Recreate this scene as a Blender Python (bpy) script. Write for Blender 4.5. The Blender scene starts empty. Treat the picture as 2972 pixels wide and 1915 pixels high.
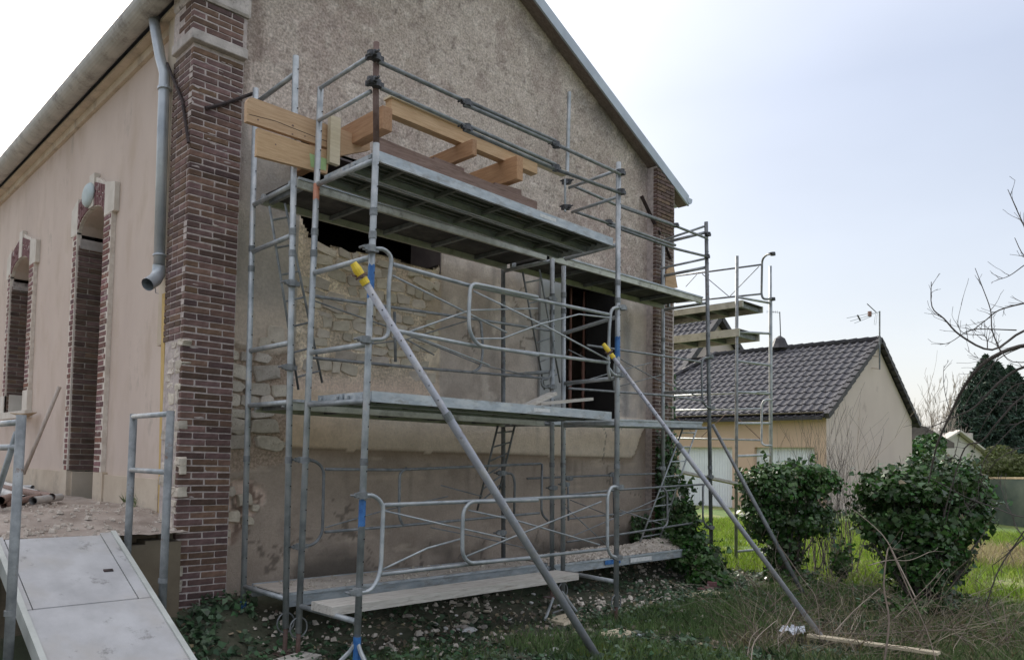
import bpy, math, random
import numpy as np
from mathutils import Vector, Matrix
random.seed(7); RS = np.random.RandomState(7)
S = bpy.context.scene
COL = S.collection
PI = math.pi
# ------------------------------------------------------------------ camera, sky, sun, exposure
YAW, PITCH, ROLL, FOC, CX, CY = .7182, .0509, -.0211, 2199.4, 1218.3, 1220.9
W0, H0 = 2972., 1915.
def rotm(a, b, c):
    f = np.array([math.sin(a)*math.cos(b), math.cos(a)*math.cos(b), math.sin(b)]); r = np.array([math.cos(a), -math.sin(a), 0])
    d = np.cross(f, r)
    return np.array([math.cos(c)*r+math.sin(c)*d, -math.sin(c)*r+math.cos(c)*d, f])
RM = rotm(YAW, PITCH, ROLL)
def ray(x, y): return RM.T @ np.array([(x-CX)/FOC, (y-CY)/FOC, 1.])
def PY(x, y, Y): d = ray(x, y); return Vector(d*Y/d[1])       # point of the plane Y = const seen at photo pixel x, y
def PX(x, y, X): d = ray(x, y); return Vector(d*X/d[0])
def PZ(x, y, Z): d = ray(x, y); return Vector(d*Z/d[2])
def PT(x, y, t): return Vector(ray(x, y)*t)                   # point at depth t
cam = bpy.data.cameras.new('camera'); camo = bpy.data.objects.new('camera', cam); COL.objects.link(camo)
cam.sensor_width = 36; cam.sensor_fit = 'HORIZONTAL'; cam.lens = FOC/W0*36
cam.shift_x = (W0/2-CX)/W0; cam.shift_y = (CY-H0/2)/W0
cam.clip_start = .05; cam.clip_end = 3000
m = Matrix.Identity(4)
for i in range(3):
    m[i][0] = RM[0][i]; m[i][1] = -RM[1][i]; m[i][2] = -RM[2][i]
camo.matrix_world = m
S.camera = camo
SUN_AZ, SUN_EL = math.radians(17.5), math.radians(33)
SUND = Vector((math.sin(SUN_AZ)*math.cos(SUN_EL), math.cos(SUN_AZ)*math.cos(SUN_EL), math.sin(SUN_EL)))
S.view_settings.view_transform = 'Standard'; S.view_settings.look = 'None'
S.view_settings.exposure = 1.32; S.view_settings.gamma = 1; S.view_settings.use_curve_mapping = False
w = bpy.data.worlds.new('World'); S.world = w; w.use_nodes = True
nt = w.node_tree; nt.nodes.clear(); N = nt.nodes.new; L = nt.links.new
out = N('ShaderNodeOutputWorld'); bg = N('ShaderNodeBackground'); bg2 = N('ShaderNodeBackground'); add = N('ShaderNodeAddShader')
sky = N('ShaderNodeTexSky'); sky.sky_type = 'NISHITA'; sky.sun_disc = False; sky.sun_elevation = SUN_EL; sky.sun_rotation = SUN_AZ
sky.dust_density = 3; sky.air_density = 1.2
L(sky.outputs[0], bg.inputs[0]); bg.inputs[1].default_value = .03
tc = N('ShaderNodeTexCoord'); nrm = N('ShaderNodeVectorMath'); nrm.operation = 'NORMALIZE'; L(tc.outputs['Generated'], nrm.inputs[0])
dt = N('ShaderNodeVectorMath'); dt.operation = 'DOT_PRODUCT'; L(nrm.outputs[0], dt.inputs[0]); dt.inputs[1].default_value = SUND
def mth(op, a, b=None, clamp=False):
    n = N('ShaderNodeMath'); n.operation = op; n.use_clamp = clamp
    for i, v in enumerate((a, b)):
        if v is None: continue
        if isinstance(v, (int, float)): n.inputs[i].default_value = v
        else: L(v, n.inputs[i])
    return n.outputs[0]
pos = mth('MAXIMUM', dt.outputs['Value'], 0)
g1 = mth('MULTIPLY', mth('POWER', pos, 7), .30); g2 = mth('MULTIPLY', mth('POWER', pos, 30), .9)
sep = N('ShaderNodeSeparateXYZ'); L(nrm.outputs[0], sep.inputs[0])
zz = mth('MAXIMUM', sep.outputs[2], 0)
ramp = N('ShaderNodeValToRGB'); L(zz, ramp.inputs[0])
e = ramp.color_ramp.elements; e[0].position = 0; e[0].color = (.37, .37, .38, 1); e[1].position = 1; e[1].color = (.82, .82, .83, 1)
x = e.new(.12); x.color = (.315, .32, .345, 1); x = e.new(.42); x.color = (.255, .27, .325, 1)
ns = N('ShaderNodeTexNoise'); ns.inputs['Scale'].default_value = 1.7; ns.inputs['Detail'].default_value = 5; ns.inputs['Roughness'].default_value = .5
mp = N('ShaderNodeMapping'); mp.inputs['Scale'].default_value = (1, 1, 2.6); L(nrm.outputs[0], mp.inputs[0]); L(mp.outputs[0], ns.inputs[0])
cl = mth('ADD', mth('MULTIPLY', ns.outputs[0], .46), .77)
glow = mth('ADD', g1, g2)
cg = N('ShaderNodeCombineXYZ')
for i, k in enumerate((1.0, .985, .94)): L(mth('MULTIPLY', glow, k), cg.inputs[i])
va = N('ShaderNodeVectorMath'); va.operation = 'ADD'; L(ramp.outputs[0], va.inputs[0]); L(cg.outputs[0], va.inputs[1])
vs = N('ShaderNodeVectorMath'); vs.operation = 'SCALE'; L(va.outputs[0], vs.inputs[0]); L(cl, vs.inputs['Scale'])
L(vs.outputs[0], bg2.inputs[0]); bg2.inputs[1].default_value = .67
L(bg.outputs[0], add.inputs[0]); L(bg2.outputs[0], add.inputs[1]); L(add.outputs[0], out.inputs[0])
sun = bpy.data.lights.new('sun', 'SUN'); sun.energy = 1.9; sun.angle = math.radians(12); sun.color = (1, .95, .86)
suno = bpy.data.objects.new('sun', sun); COL.objects.link(suno); suno.rotation_euler = (-SUND).to_track_quat('-Z', 'Y').to_euler()

# ------------------------------------------------------------------ materials
def newmat(name):
    m = bpy.data.materials.new(name); m.use_nodes = True; return m, m.node_tree, m.node_tree.nodes['Principled BSDF']
def mat(name, c1, c2, scale=8, rough=.8, metal=0, bump=.3, bscale=None, tint=0, island=0, attr=None, c3=None, s3=2, stretch=None, transl=0, detail=8, lo=.35, hi=.65, c4=None, s4=1, w4=.1, b2=0, b2s=200):
    m, t, p = newmat(name); n = t.nodes.new; l = t.links.new
    tc = n('ShaderNodeTexCoord'); mp = n('ShaderNodeMapping'); l(tc.outputs['Object'], mp.inputs[0])
    if stretch: mp.inputs['Scale'].default_value = stretch
    geo = n('ShaderNodeNewGeometry')
    def noise(s, d=detail, r=.6):
        q = n('ShaderNodeTexNoise'); q.inputs['Scale'].default_value = s; q.inputs['Detail'].default_value = d; q.inputs['Roughness'].default_value = r
        l(mp.outputs[0], q.inputs[0]); return q.outputs[0]
    def rng(v, a, b, x=0, y=1):
        q = n('ShaderNodeMapRange'); l(v, q.inputs[0]); q.inputs[1].default_value = a; q.inputs[2].default_value = b; q.inputs[3].default_value = x; q.inputs[4].default_value = y; return q.outputs[0]
    def mix(f, a, b, mode='MIX'):
        q = n('ShaderNodeMix'); q.data_type = 'RGBA'; q.blend_type = mode
        if isinstance(f, (int, float)): q.inputs[0].default_value = f
        else: l(f, q.inputs[0])
        for i, v in ((6, a), (7, b)):
            if isinstance(v, tuple): q.inputs[i].default_value = (*v, 1)
            else: l(v, q.inputs[i])
        return q.outputs[2]
    f = rng(noise(scale), lo, hi)
    c = mix(f, c1, c2)
    if attr:
        a = n('ShaderNodeAttribute'); a.attribute_name = attr
        def mm_(op, x, y):
            q = n('ShaderNodeMath'); q.operation = op
            for i, v_ in enumerate((x, y)):
                if isinstance(v_, float): q.inputs[i].default_value = v_
                else: l(v_, q.inputs[i])
            return q.outputs[0]
        f = mm_('ADD', mm_('MULTIPLY', mm_('SUBTRACT', f, .5), a.outputs['Alpha']), .5)
        f = mm_('ADD', f, mm_('MULTIPLY', mm_('SUBTRACT', noise(5., 8, .7), .5), .9))
        c = mix(1., a.outputs['Color'], mix(f, c1, c2), 'MULTIPLY')
    if c3: c = mix(rng(noise(s3, 6), .5, .72), c, c3)
    if c4:
        f4 = rng(noise(s4, 10, .75), .62-w4, .66)
        if attr: f4 = mm_('MULTIPLY', f4, a.outputs['Alpha'])
        c = mix(f4, c, c4)
    if tint or island:
        if tint: oi = n('ShaderNodeObjectInfo'); rv = oi.outputs['Random']; k = tint
        else: rv = geo.outputs['Random Per Island']; k = island
        h = n('ShaderNodeHueSaturation'); l(c, h.inputs['Color']); l(rng(rv, 0, 1, 1-k, 1+k), h.inputs['Value'])
        wn = n('ShaderNodeTexWhiteNoise'); wn.noise_dimensions = '1D'; l(rv, wn.inputs['W']); l(rng(wn.outputs[0], 0, 1, .5-.03*min(1, k*2), .5+.03*min(1, k*2)), h.inputs['Hue'])
        l(rng(wn.outputs[0], 0, 1, 1-k*.5, 1+k*.4), h.inputs['Saturation'])
        c = h.outputs[0]
    l(c, p.inputs['Base Color']); p.inputs['Metallic'].default_value = metal
    l(rng(noise(scale*1.7), .3, .7, max(0, rough-.1), min(1, rough+.1)), p.inputs['Roughness'])
    if bump:
        b = n('ShaderNodeBump'); b.inputs['Strength'].default_value = min(1, bump); b.inputs['Distance'].default_value = .01 if bump <= 1 else .01*bump
        h = noise(bscale or scale*3, 10, .65)
        if b2:
            mm = n('ShaderNodeMath'); mm.operation = 'MULTIPLY_ADD'; l(noise(b2s, 3), mm.inputs[0]); mm.inputs[1].default_value = b2; l(h, mm.inputs[2]); h = mm.outputs[0]
        l(h, b.inputs['Height']); l(b.outputs[0], p.inputs['Normal'])
    if transl:
        tr = n('ShaderNodeBsdfTranslucent'); l(c, tr.inputs[0]); ms = n('ShaderNodeMixShader'); ms.inputs[0].default_value = transl
        l(p.outputs[0], ms.inputs[1]); l(tr.outputs[0], ms.inputs[2]); l(ms.outputs[0], t.nodes['Material Output'].inputs[0])
    return m
M = {}
M['gable'] = mat('gable_plaster', (1.35, 1.28, 1.20), (2.75, 2.70, 2.64), 42, .94, bump=1., bscale=34, attr='col', b2=.8, b2s=120, lo=.38, hi=.64, c4=(.115, .09, .075), s4=26, w4=-.01)
M['wall'] = mat('sand_render', (.54, .44, .375), (.61, .505, .43), 1.2, .93, bump=.3, bscale=180, stretch=(1, 1, .45), c3=(.50, .40, .32), s3=3.5, c4=(.42, .35, .29), s4=1.1, w4=.03)
M['plinth'] = mat('plinth_render', (.50, .41, .31), (.60, .51, .40), 3, .9, bump=.3, bscale=60, c4=(.36, .30, .24), s4=2)
M['brick'] = mat('brown_brick', (.095, .052, .040), (.17, .098, .078), 16, .85, bump=.5, bscale=60, tint=.45, c4=(.24, .20, .185), s4=4, w4=.03)
M['brick_red'] = mat('red_brick', (.13, .05, .045), (.20, .09, .08), 16, .85, bump=.5, bscale=60, island=.4, c4=(.52, .46, .42), s4=7, w4=.07)
M['brick_i'] = mat('brown_brick_far', (.095, .058, .044), (.16, .10, .078), 16, .85, bump=.4, bscale=60, island=.35, c4=(.26, .22, .20), s4=5, w4=.0)
M['mortar'] = mat('lime_mortar', (.38, .32, .295), (.58, .50, .46), 20, .95, bump=.6, bscale=80)
M['mortar_w'] = mat('white_mortar', (.55, .48, .41), (.72, .66, .58), 14, .95, bump=.6, bscale=60)
M['stone'] = mat('limestone_rubble', (.47, .40, .31), (.66, .58, .47), 9, .93, bump=.9, bscale=26, tint=.2, c4=(.22, .17, .12), s4=6, w4=.02)
M['stone_w'] = mat('pale_limestone', (.44, .38, .31), (.66, .59, .50), 11, .93, bump=1., bscale=30, tint=.2, c4=(.24, .18, .13), s4=9, w4=.05)
M['cut'] = mat('cut_stone', (.56, .51, .44), (.68, .63, .56), 5, .9, bump=.4, bscale=50, c4=(.35, .31, .27), s4=4, w4=.0)
M['capst'] = mat('weathered_cap_shaded_impost', (.38, .34, .31), (.56, .50, .46), 9, .9, bump=.8, bscale=30, c4=(.16, .13, .12), s4=5, w4=.06)
M['zinc'] = mat('zinc_sheet', (.42, .45, .47), (.56, .59, .61), 6, .45, .4, .15, 30, c3=(.30, .33, .36), s3=3)
M['zinc_p'] = mat('painted_zinc_verge', (.40, .44, .49), (.50, .55, .60), 3, .5, .2, .08, 20)
M['gutter'] = mat('pale_gutter_sheet', (.36, .35, .32), (.48, .46, .42), 5, .65, .1, .15, 30, c4=(.2, .18, .16), s4=3)
M['dark_wood'] = mat('dark_eave_timber', (.17, .13, .115), (.25, .20, .18), 6, .85, bump=.4, stretch=(1, 8, 8))
M['slate'] = mat('roof_sheet', (.16, .17, .19), (.24, .25, .27), 3, .6, bump=.2)
M['steel'] = mat('galvanised_tube', (.30, .325, .335), (.50, .52, .53), 9, .5, .45, .35, 60, tint=.16, c3=(.50, .51, .50), s3=7, c4=(.50, .485, .46), s4=9, w4=.035)
M['steel_d'] = mat('dull_tube', (.16, .17, .175), (.29, .30, .30), 11, .6, .4, .35, 60, tint=.2, c4=(.16, .11, .085), s4=6, w4=.02)
M['steel_r'] = mat('rusty_tube', (.13, .075, .06), (.22, .15, .13), 16, .8, .2, .5, 70, c4=(.3, .3, .3), s4=7, w4=0)
M['prop_grey'] = mat('lilac_grey_prop_paint', (.34, .345, .385), (.46, .465, .50), 7, .5, .3, .35, 60, c3=(.52, .50, .48), s3=9, c4=(.22, .17, .15), s4=10, w4=.03)
M['clamp'] = mat('blackened_clamp', (.05, .05, .052), (.12, .12, .125), 20, .55, .5, .3, 60)
M['blue'] = mat('blue_paint', (.02, .10, .30), (.06, .20, .46), 18, .5, 0, .2, 60)
M['orange'] = mat('faded_orange_paint', (.55, .20, .12), (.65, .32, .22), 18, .6, 0, .2, 60)
M['yellow'] = mat('yellow_plastic', (.72, .50, .03), (.85, .62, .06), 12, .45, 0, .1, 60)
M['orange_prop'] = mat('orange_prop_paint', (.20, .09, .065), (.28, .14, .10), 12, .6, 0, .2, 60)
M['deck_edge'] = mat('galvanised_deck', (.36, .40, .43), (.52, .555, .58), 7, .5, .35, .25, 50, tint=.08, c3=(.60, .61, .60), s3=4, stretch=(1, 3, 3), c4=(.3, .29, .27), s4=6)
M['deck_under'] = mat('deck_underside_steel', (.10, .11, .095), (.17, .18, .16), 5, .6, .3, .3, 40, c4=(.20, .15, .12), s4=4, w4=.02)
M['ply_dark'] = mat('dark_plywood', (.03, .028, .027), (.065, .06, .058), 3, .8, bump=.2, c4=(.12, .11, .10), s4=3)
M['deck_alu'] = mat('aluminium_rail', (.40, .40, .33), (.55, .55, .47), 6, .5, .3, .25, 40, c4=(.25, .24, .2), s4=5)
M['deck_dusty'] = mat('dusty_deck_top', (.46, .40, .34), (.60, .54, .47), 10, .95, bump=.6, bscale=30, c4=(.36, .31, .27), s4=7)
M['ramp'] = mat('grey_phenolic_ply', (.37, .36, .36), (.50, .49, .49), 3.5, .75, bump=.35, bscale=160, c3=(.42, .39, .36), s3=2.2, c4=(.25, .24, .23), s4=5, w4=.04)
M['ramp_edge'] = mat('ramp_edge_rail', (.42, .43, .40), (.54, .55, .51), 6, .6, .1, .2, 40)
M['wood'] = mat('fresh_pine', (.50, .31, .17), (.64, .43, .26), 7, .7, bump=.3, bscale=20, stretch=(.7, 9, 9), tint=.1, c4=(.30, .16, .08), s4=6, w4=-.02)
M['wood_e'] = mat('pale_pine_edge', (.60, .50, .34), (.70, .60, .43), 8, .75, bump=.3, stretch=(1, 8, 8), tint=.08)
M['wood_o'] = mat('orange_pine', (.40, .21, .10), (.52, .30, .155), 7, .7, bump=.3, bscale=20, stretch=(8, .8, 8), tint=.1, c4=(.26, .13, .06), s4=5, w4=-.01)
M['wood_x'] = mat('weathered_board', (.20, .125, .10), (.28, .19, .155), 7, .85, bump=.4, stretch=(.8, 8, 8), c4=(.13, .08, .06), s4=5)
M['wood_p'] = mat('pale_old_plank', (.50, .46, .40), (.64, .60, .54), 7, .85, bump=.4, stretch=(.8, 8, 8), c4=(.34, .29, .24), s4=5)
M['green_paint'] = mat('green_marking_paint', (.36, .52, .22), (.46, .62, .30), 25, .8, bump=.2)
M['batten'] = mat('yellowed_batten', (.50, .33, .10), (.62, .44, .17), 8, .75, bump=.3, stretch=(8, 8, .8))
M['pole_w'] = mat('pale_round_pole', (.40, .34, .29), (.52, .45, .39), 8, .8, bump=.3, stretch=(4, 4, 1))
M['iron'] = mat('rusted_iron', (.035, .028, .028), (.08, .055, .05), 16, .8, .3, .5, 50)
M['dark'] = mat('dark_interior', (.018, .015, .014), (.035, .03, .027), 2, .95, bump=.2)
M['soil'] = mat('soil_ground', (.055, .062, .036), (.105, .10, .068), 5, .95, bump=1.5, bscale=14, attr=None, c3=(.045, .07, .03), s3=2.5, c4=(.16, .13, .10), s4=8, w4=0)
M['terrace'] = mat('rubbly_earth', (.24, .19, .155), (.42, .35, .30), 4, .95, bump=1.6, bscale=18, c4=(.58, .53, .47), s4=9, w4=.03)
M['ret'] = mat('brown_cement_render', (.16, .125, .085), (.22, .18, .125), 2.5, .92, bump=.3, bscale=60, c4=(.11, .09, .065), s4=2)
M['lawn'] = mat('lawn_ground', (.06, .11, .02), (.11, .17, .035), 3, .95, bump=1., bscale=30, c3=(.30, .27, .10), s3=.7)
M['grass'] = mat('grass_blade', (.13, .21, .022), (.23, .31, .045), 2, .7, bump=0, island=.3, transl=.45)
M['grass_d'] = mat('shaded_grass_blade', (.10, .165, .055), (.18, .26, .09), 2, .75, bump=0, island=.35, transl=.25)
M['straw'] = mat('straw_blade', (.28, .23, .12), (.42, .35, .20), 3, .85, bump=0, island=.3, transl=.2)
M['moss'] = mat('moss_blade', (.20, .23, .03), (.30, .33, .05), 6, .85, bump=0, island=.3, transl=.25)
M['leaf'] = mat('ivy_leaf', (.034, .075, .022), (.070, .135, .040), 4, .38, bump=0, island=.5, transl=.12)
M['leaf_l'] = mat('pale_ivy_leaf', (.05, .11, .025), (.09, .18, .04), 4, .45, bump=0, island=.4, transl=.25)
M['leaf_g'] = mat('ground_ivy_leaf', (.045, .085, .042), (.10, .155, .08), 4, .5, bump=0, island=.5, transl=.1)
M['litter'] = mat('dead_leaf', (.16, .12, .08), (.30, .24, .17), 4, .85, bump=0, island=.4)
M['needle'] = mat('conifer_foliage', (.022, .045, .028), (.045, .08, .05), 2, .8, bump=0, island=.45, transl=.06)
M['twig'] = mat('dark_twig', (.075, .062, .055), (.13, .11, .10), 8, .85, bump=.3)
M['twig_b'] = mat('brown_twig', (.12, .09, .065), (.22, .17, .12), 8, .85, bump=.3, island=.25)
M['twig_p'] = mat('pale_dry_stem', (.25, .20, .145), (.38, .31, .23), 8, .85, bump=.3, island=.3)
M['bark'] = mat('grey_bark', (.16, .145, .13), (.30, .28, .25), 7, .9, bump=.8, bscale=18)
M['haze_tree'] = mat('pale_far_twigs', (.28, .24, .20), (.36, .32, .27), 8, .9, bump=0, island=.2)
M['tile'] = mat('dark_roof_tile', (.034, .032, .038), (.068, .064, .073), 5, .6, bump=.2, bscale=40, tint=.18)
M['tile_i'] = mat('dark_roof_tile_far', (.034, .032, .038), (.068, .064, .073), 5, .6, bump=.2, bscale=40, island=.18)
M['tile_v'] = mat('verge_tile_clay', (.024, .021, .024), (.045, .04, .043), 5, .6, bump=.2, tint=.15)
M['render_p'] = mat('peach_render', (.56, .39, .29), (.62, .44, .33), .6, .9, bump=.2, bscale=80, c4=(.50, .35, .26), s4=.4, w4=.02)
M['render_b'] = mat('beige_gable_render', (.58, .475, .42), (.64, .53, .47), .4, .9, bump=.2, bscale=80, c4=(.47, .375, .335), s4=.5, w4=.03)
M['render_f'] = mat('pale_far_render', (.52, .47, .42), (.58, .53, .47), .6, .9, bump=.1)
M['door_w'] = mat('white_pvc_door', (.70, .72, .76), (.78, .80, .84), 2, .5, bump=.05)
M['brown_t'] = mat('brown_far_roof', (.10, .08, .075), (.16, .13, .12), 3, .8, bump=.2, island=.2)
M['net'] = mat('green_windbreak_mesh', (.03, .05, .04), (.075, .095, .07), 2.5, .8, bump=.2)
M['white'] = mat('white_plaster_lump', (.66, .64, .60), (.80, .78, .75), 9, .9, bump=.5, tint=.05)
M['plastic'] = mat('white_plastic', (.66, .68, .72), (.80, .82, .86), 9, .35, bump=.2)
M['pvc'] = mat('grey_pvc_pipe', (.36, .35, .34), (.48, .47, .46), 5, .5, bump=.15, c4=(.55, .52, .48), s4=6)
M['card'] = mat('worn_cardboard', (.34, .25, .16), (.46, .36, .24), 6, .9, bump=.4)
M['glass'] = mat('dark_window_glass', (.03, .04, .045), (.05, .06, .065), 2, .12, bump=0)
M['medal'] = mat('grey_green_medallion', (.38, .45, .45), (.50, .57, .57), 5, .6, bump=.2)
M['label'] = mat('worn_white_sticker', (.60, .60, .58), (.75, .74, .72), 30, .7, bump=.1, c4=(.35, .33, .33), s4=40, w4=.05)

# ------------------------------------------------------------------ mesh helpers
class MB:
    def __init__(s): s.v = []; s.f = []; s.c = []
    def add(s, v, f):
        b = len(s.v); s.c.append((b, len(v), len(s.f), len(f))); s.v += [tuple(p) for p in v]; s.f += [tuple(b+i for i in q) for q in f]; return s
    def box(s, x0, x1, y0, y1, z0, z1):
        return s.add([(x0,y0,z0),(x1,y0,z0),(x1,y1,z0),(x0,y1,z0),(x0,y0,z1),(x1,y0,z1),(x1,y1,z1),(x0,y1,z1)],
                     [(0,3,2,1),(4,5,6,7),(0,1,5,4),(1,2,6,5),(2,3,7,6),(3,0,4,7)])
    def cbox(s, x0, x1, y0, y1, z0, z1, c=.004):    # chamfered box (26 faces)
        xs = (x0, x0+c, x1-c, x1); ys = (y0, y0+c, y1-c, y1); zs = (z0, z0+c, z1-c, z1)
        P = {}; v = []
        def g(a, b, d):
            k = (a, b, d)
            if k not in P: P[k] = len(v); v.append((xs[a], ys[b], zs[d]))
            return P[k]
        f = []
        for a, o in ((0, 0), (3, 1)):
            q = [g(a,1,1), g(a,2,1), g(a,2,2), g(a,1,2)]; f.append(q if o else q[::-1])
            q = [g(1,a,1), g(2,a,1), g(2,a,2), g(1,a,2)]; f.append(q[::-1] if o else q)
            q = [g(1,1,a), g(2,1,a), g(2,2,a), g(1,2,a)]; f.append(q if o else q[::-1])
        for a in (0, 3):
            for b in (0, 3):
                f.append([g(a,1 if b==0 else 2,1), g(a,1 if b==0 else 2,2), g(1 if a==0 else 2,b,2), g(1 if a==0 else 2,b,1)])
                f.append([g(a,1,1 if b==0 else 2), g(a,2,1 if b==0 else 2), g(1 if a==0 else 2,2,b), g(1 if a==0 else 2,1,b)])
                f.append([g(1,a,1 if b==0 else 2), g(2,a,1 if b==0 else 2), g(2,1 if a==0 else 2,b), g(1,1 if a==0 else 2,b)])
                for d in (0, 3):
                    f.append([g(a,1 if b==0 else 2,1 if d==0 else 2), g(1 if a==0 else 2,b,1 if d==0 else 2), g(1 if a==0 else 2,1 if b==0 else 2,d)])
        return s.add(v, f)
    def obox(s, p, q, w, h, up=(0, 0, 1), roll=0):  # box beam from p to q, width w (sideways), height h
        p = Vector(p); q = Vector(q); d = (q-p).normalized(); u = Vector(up); sd = d.cross(u)
        if sd.length < 1e-4: sd = d.cross(Vector((0, 1, 0)))
        sd.normalize(); u = sd.cross(d).normalized()
        v = [a+sd*(i*w/2)+u*(j*h/2) for a in (p, q) for i, j in ((-1,-1),(1,-1),(1,1),(-1,1))]
        return s.add(v, [(0,1,2,3),(7,6,5,4),(0,4,5,1),(1,5,6,2),(2,6,7,3),(3,7,4,0)])
    def tube(s, pts, r, n=8, cap=True):
        pts = [Vector(p) for p in pts]; rs = r if isinstance(r, (list, tuple)) else [r]*len(pts)
        rings = []; prev = None
        for i, p in enumerate(pts):
            d = (pts[min(i+1, len(pts)-1)]-pts[max(i-1, 0)])
            d = d.normalized() if d.length > 1e-9 else Vector((0,0,1))
            if prev is None:
                a = Vector((0,0,1)) if abs(d.z) < .9 else Vector((1,0,0)); u = d.cross(a).normalized()
            else:
                u = prev-d*prev.dot(d); u = u.normalized() if u.length > 1e-6 else prev
            prev = u; v = d.cross(u)
            rings.append([p+(u*math.cos(2*PI*k/n)+v*math.sin(2*PI*k/n))*rs[i] for k in range(n)])
        vs = [q for rg in rings for q in rg]; f = []
        for i in range(len(pts)-1):
            for k in range(n): f.append((i*n+k, i*n+(k+1)%n, (i+1)*n+(k+1)%n, (i+1)*n+k))
        if cap: f.append(tuple(range(n-1, -1, -1))); f.append(tuple((len(pts)-1)*n+k for k in range(n)))
        return s.add(vs, f)
    def prism(s, poly, y0, y1, axis=1, inset=0):     # polygon extruded along an axis; poly is a list of the other two coordinates
        n = len(poly)
        def c(a, b, t): return (t, a, b) if axis == 0 else ((a, t, b) if axis == 1 else (a, b, t))
        v = [c(a, b, y0) for a, b in poly]+[c(a, b, y1) for a, b in poly]
        f = [tuple(range(n)), tuple(range(2*n-1, n-1, -1))]+[(i, i+n, (i+1) % n+n, (i+1) % n) for i in range(n)]
        return s.add(v, f)
    def objs(s, name, m, parent=None, **k):          # one object for each piece added
        for b, n, fb, fn in s.c:
            q = MB(); q.add(s.v[b:b+n], [tuple(i-b for i in f) for f in s.f[fb:fb+fn]]); q.obj(name, m, parent, **k)
    def mesh(s, name):
        me = bpy.data.meshes.new(name); me.from_pydata(s.v, [], s.f); me.update(); return me
    def obj(s, name, m, parent=None, smooth=False, kind=None, recalc=False):
        me = s.mesh(name); me.materials.append(m)
        if recalc:
            import bmesh
            b = bmesh.new(); b.from_mesh(me); bmesh.ops.recalc_face_normals(b, faces=b.faces); b.to_mesh(me); b.free()
        if smooth: me.shade_smooth()
        return link(name, me, parent, kind)
def link(name, me, parent=None, kind=None, loc=None):
    o = bpy.data.objects.new(name, me); COL.objects.link(o)
    if loc is not None: o.location = loc
    if parent is not None:
        o.parent = parent
        if parent.type == 'EMPTY' or True:
            o.matrix_parent_inverse = Matrix.Translation(-wloc(parent)) if True else o.matrix_parent_inverse
    if kind: o['kind'] = kind
    return o
WL = {}
def wloc(o):
    v = Vector(o.location) if o.parent is None else Vector((0, 0, 0))
    if o.parent is not None: v = Vector(o.location)
    return v
def thing(name, label, cat, loc=(0, 0, 0), group=None):
    o = bpy.data.objects.new(name, None); COL.objects.link(o); o.location = loc; o['label'] = label; o['category'] = cat
    o.empty_display_size = .2
    if group: o['group'] = group
    return o
def tag(o, label, cat, group=None, kind=None):
    o['label'] = label; o['category'] = cat
    if group: o['group'] = group
    if kind: o['kind'] = kind
    return o
def rnd(a, b): return random.uniform(a, b)
def fillet(pts, r=.06, k=5):
    pts = [Vector(p) for p in pts]; o = [pts[0]]
    for a, b, c in zip(pts, pts[1:], pts[2:]):
        u = (a-b); v = (c-b); rr = min(r, u.length*.49, v.length*.49); u.normalize(); v.normalize()
        p, q = b+u*rr, b+v*rr
        for i in range(k+1):
            t = i/k; o.append(p*(1-t)**2+b*2*t*(1-t)+q*t*t)
    o.append(pts[-1]); return o
# numpy value noise
_T = RS.rand(64, 64)
def vn(x, y):
    xi = np.floor(x).astype(int); yi = np.floor(y).astype(int); fx = x-xi; fy = y-yi
    fx = fx*fx*(3-2*fx); fy = fy*fy*(3-2*fy); a = lambda i, j: _T[(xi+i) % 64, (yi+j) % 64]
    return (a(0,0)*(1-fx)+a(1,0)*fx)*(1-fy)+(a(0,1)*(1-fx)+a(1,1)*fx)*fy
def fbm(x, y, o=4, s=1.):
    r = 0; amp = .5; t = 0
    for i in range(o): r = r+amp*vn(x*s+i*7.3, y*s+i*3.1); t += amp; amp *= .5; s *= 2.03
    return r/t
def ss(a, b, x): t = np.clip((x-a)/(b-a), 0, 1); return t*t*(3-2*t)

# ------------------------------------------------------------------ ground
def gz(x, y):
    x = np.asarray(x, float); y = np.asarray(y, float)
    z = -1.50+.30*ss(5.0, 6.0, y)*(1-ss(9.2, 10.2, x))
    z = z+.05*(fbm(x, y, 4, 1.1)-.5)+.03*(fbm(x+9, y, 3, 4.)-.5)
    z = z-.10*ss(10, 20, x)
    return z+.06*np.exp(-((x-5.15)**2+(y-3.05)**2)/.35)
def grid_mesh(name, xs, ys, zf, m):
    X, Yy = np.meshgrid(xs, ys); Z = zf(X, Yy)
    v = np.stack([X.ravel(), Yy.ravel(), Z.ravel()], 1); nx, ny = len(xs), len(ys)
    i = (np.arange(ny-1)[:, None]*nx+np.arange(nx-1)[None]).ravel()
    f = np.stack([i, i+1, i+1+nx, i+nx], 1)
    me = bpy.data.meshes.new(name); me.from_pydata(v.tolist(), [], f.tolist()); me.materials.append(m); me.shade_smooth()
    o = bpy.data.objects.new(name, me); COL.objects.link(o); return o
xs = np.concatenate([[-900, -300, -100, -40, -15], np.arange(-6, 16, .09), np.arange(16, 40, .6), [45, 60, 100, 300, 900]])
ys = np.concatenate([[-900, -300, -100, -40, -15], np.arange(-5, 8, .09), np.arange(8, 40, .6), [45, 60, 100, 300, 900]])
g = grid_mesh('ground', xs, ys, gz, M['soil']); g['kind'] = 'structure'
# lawn sheet beyond the bushes (4 mm and more above the soil, following it)
lw = grid_mesh('lawn', np.concatenate([np.arange(10.9, 30, .25), [35, 50, 90, 200]]), np.concatenate([[-60, -30, -12], np.arange(-6, 18, .25), [25, 45, 120]]), lambda a, b: gz(a, b)+.012, M['lawn']); lw['kind'] = 'structure'
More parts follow.
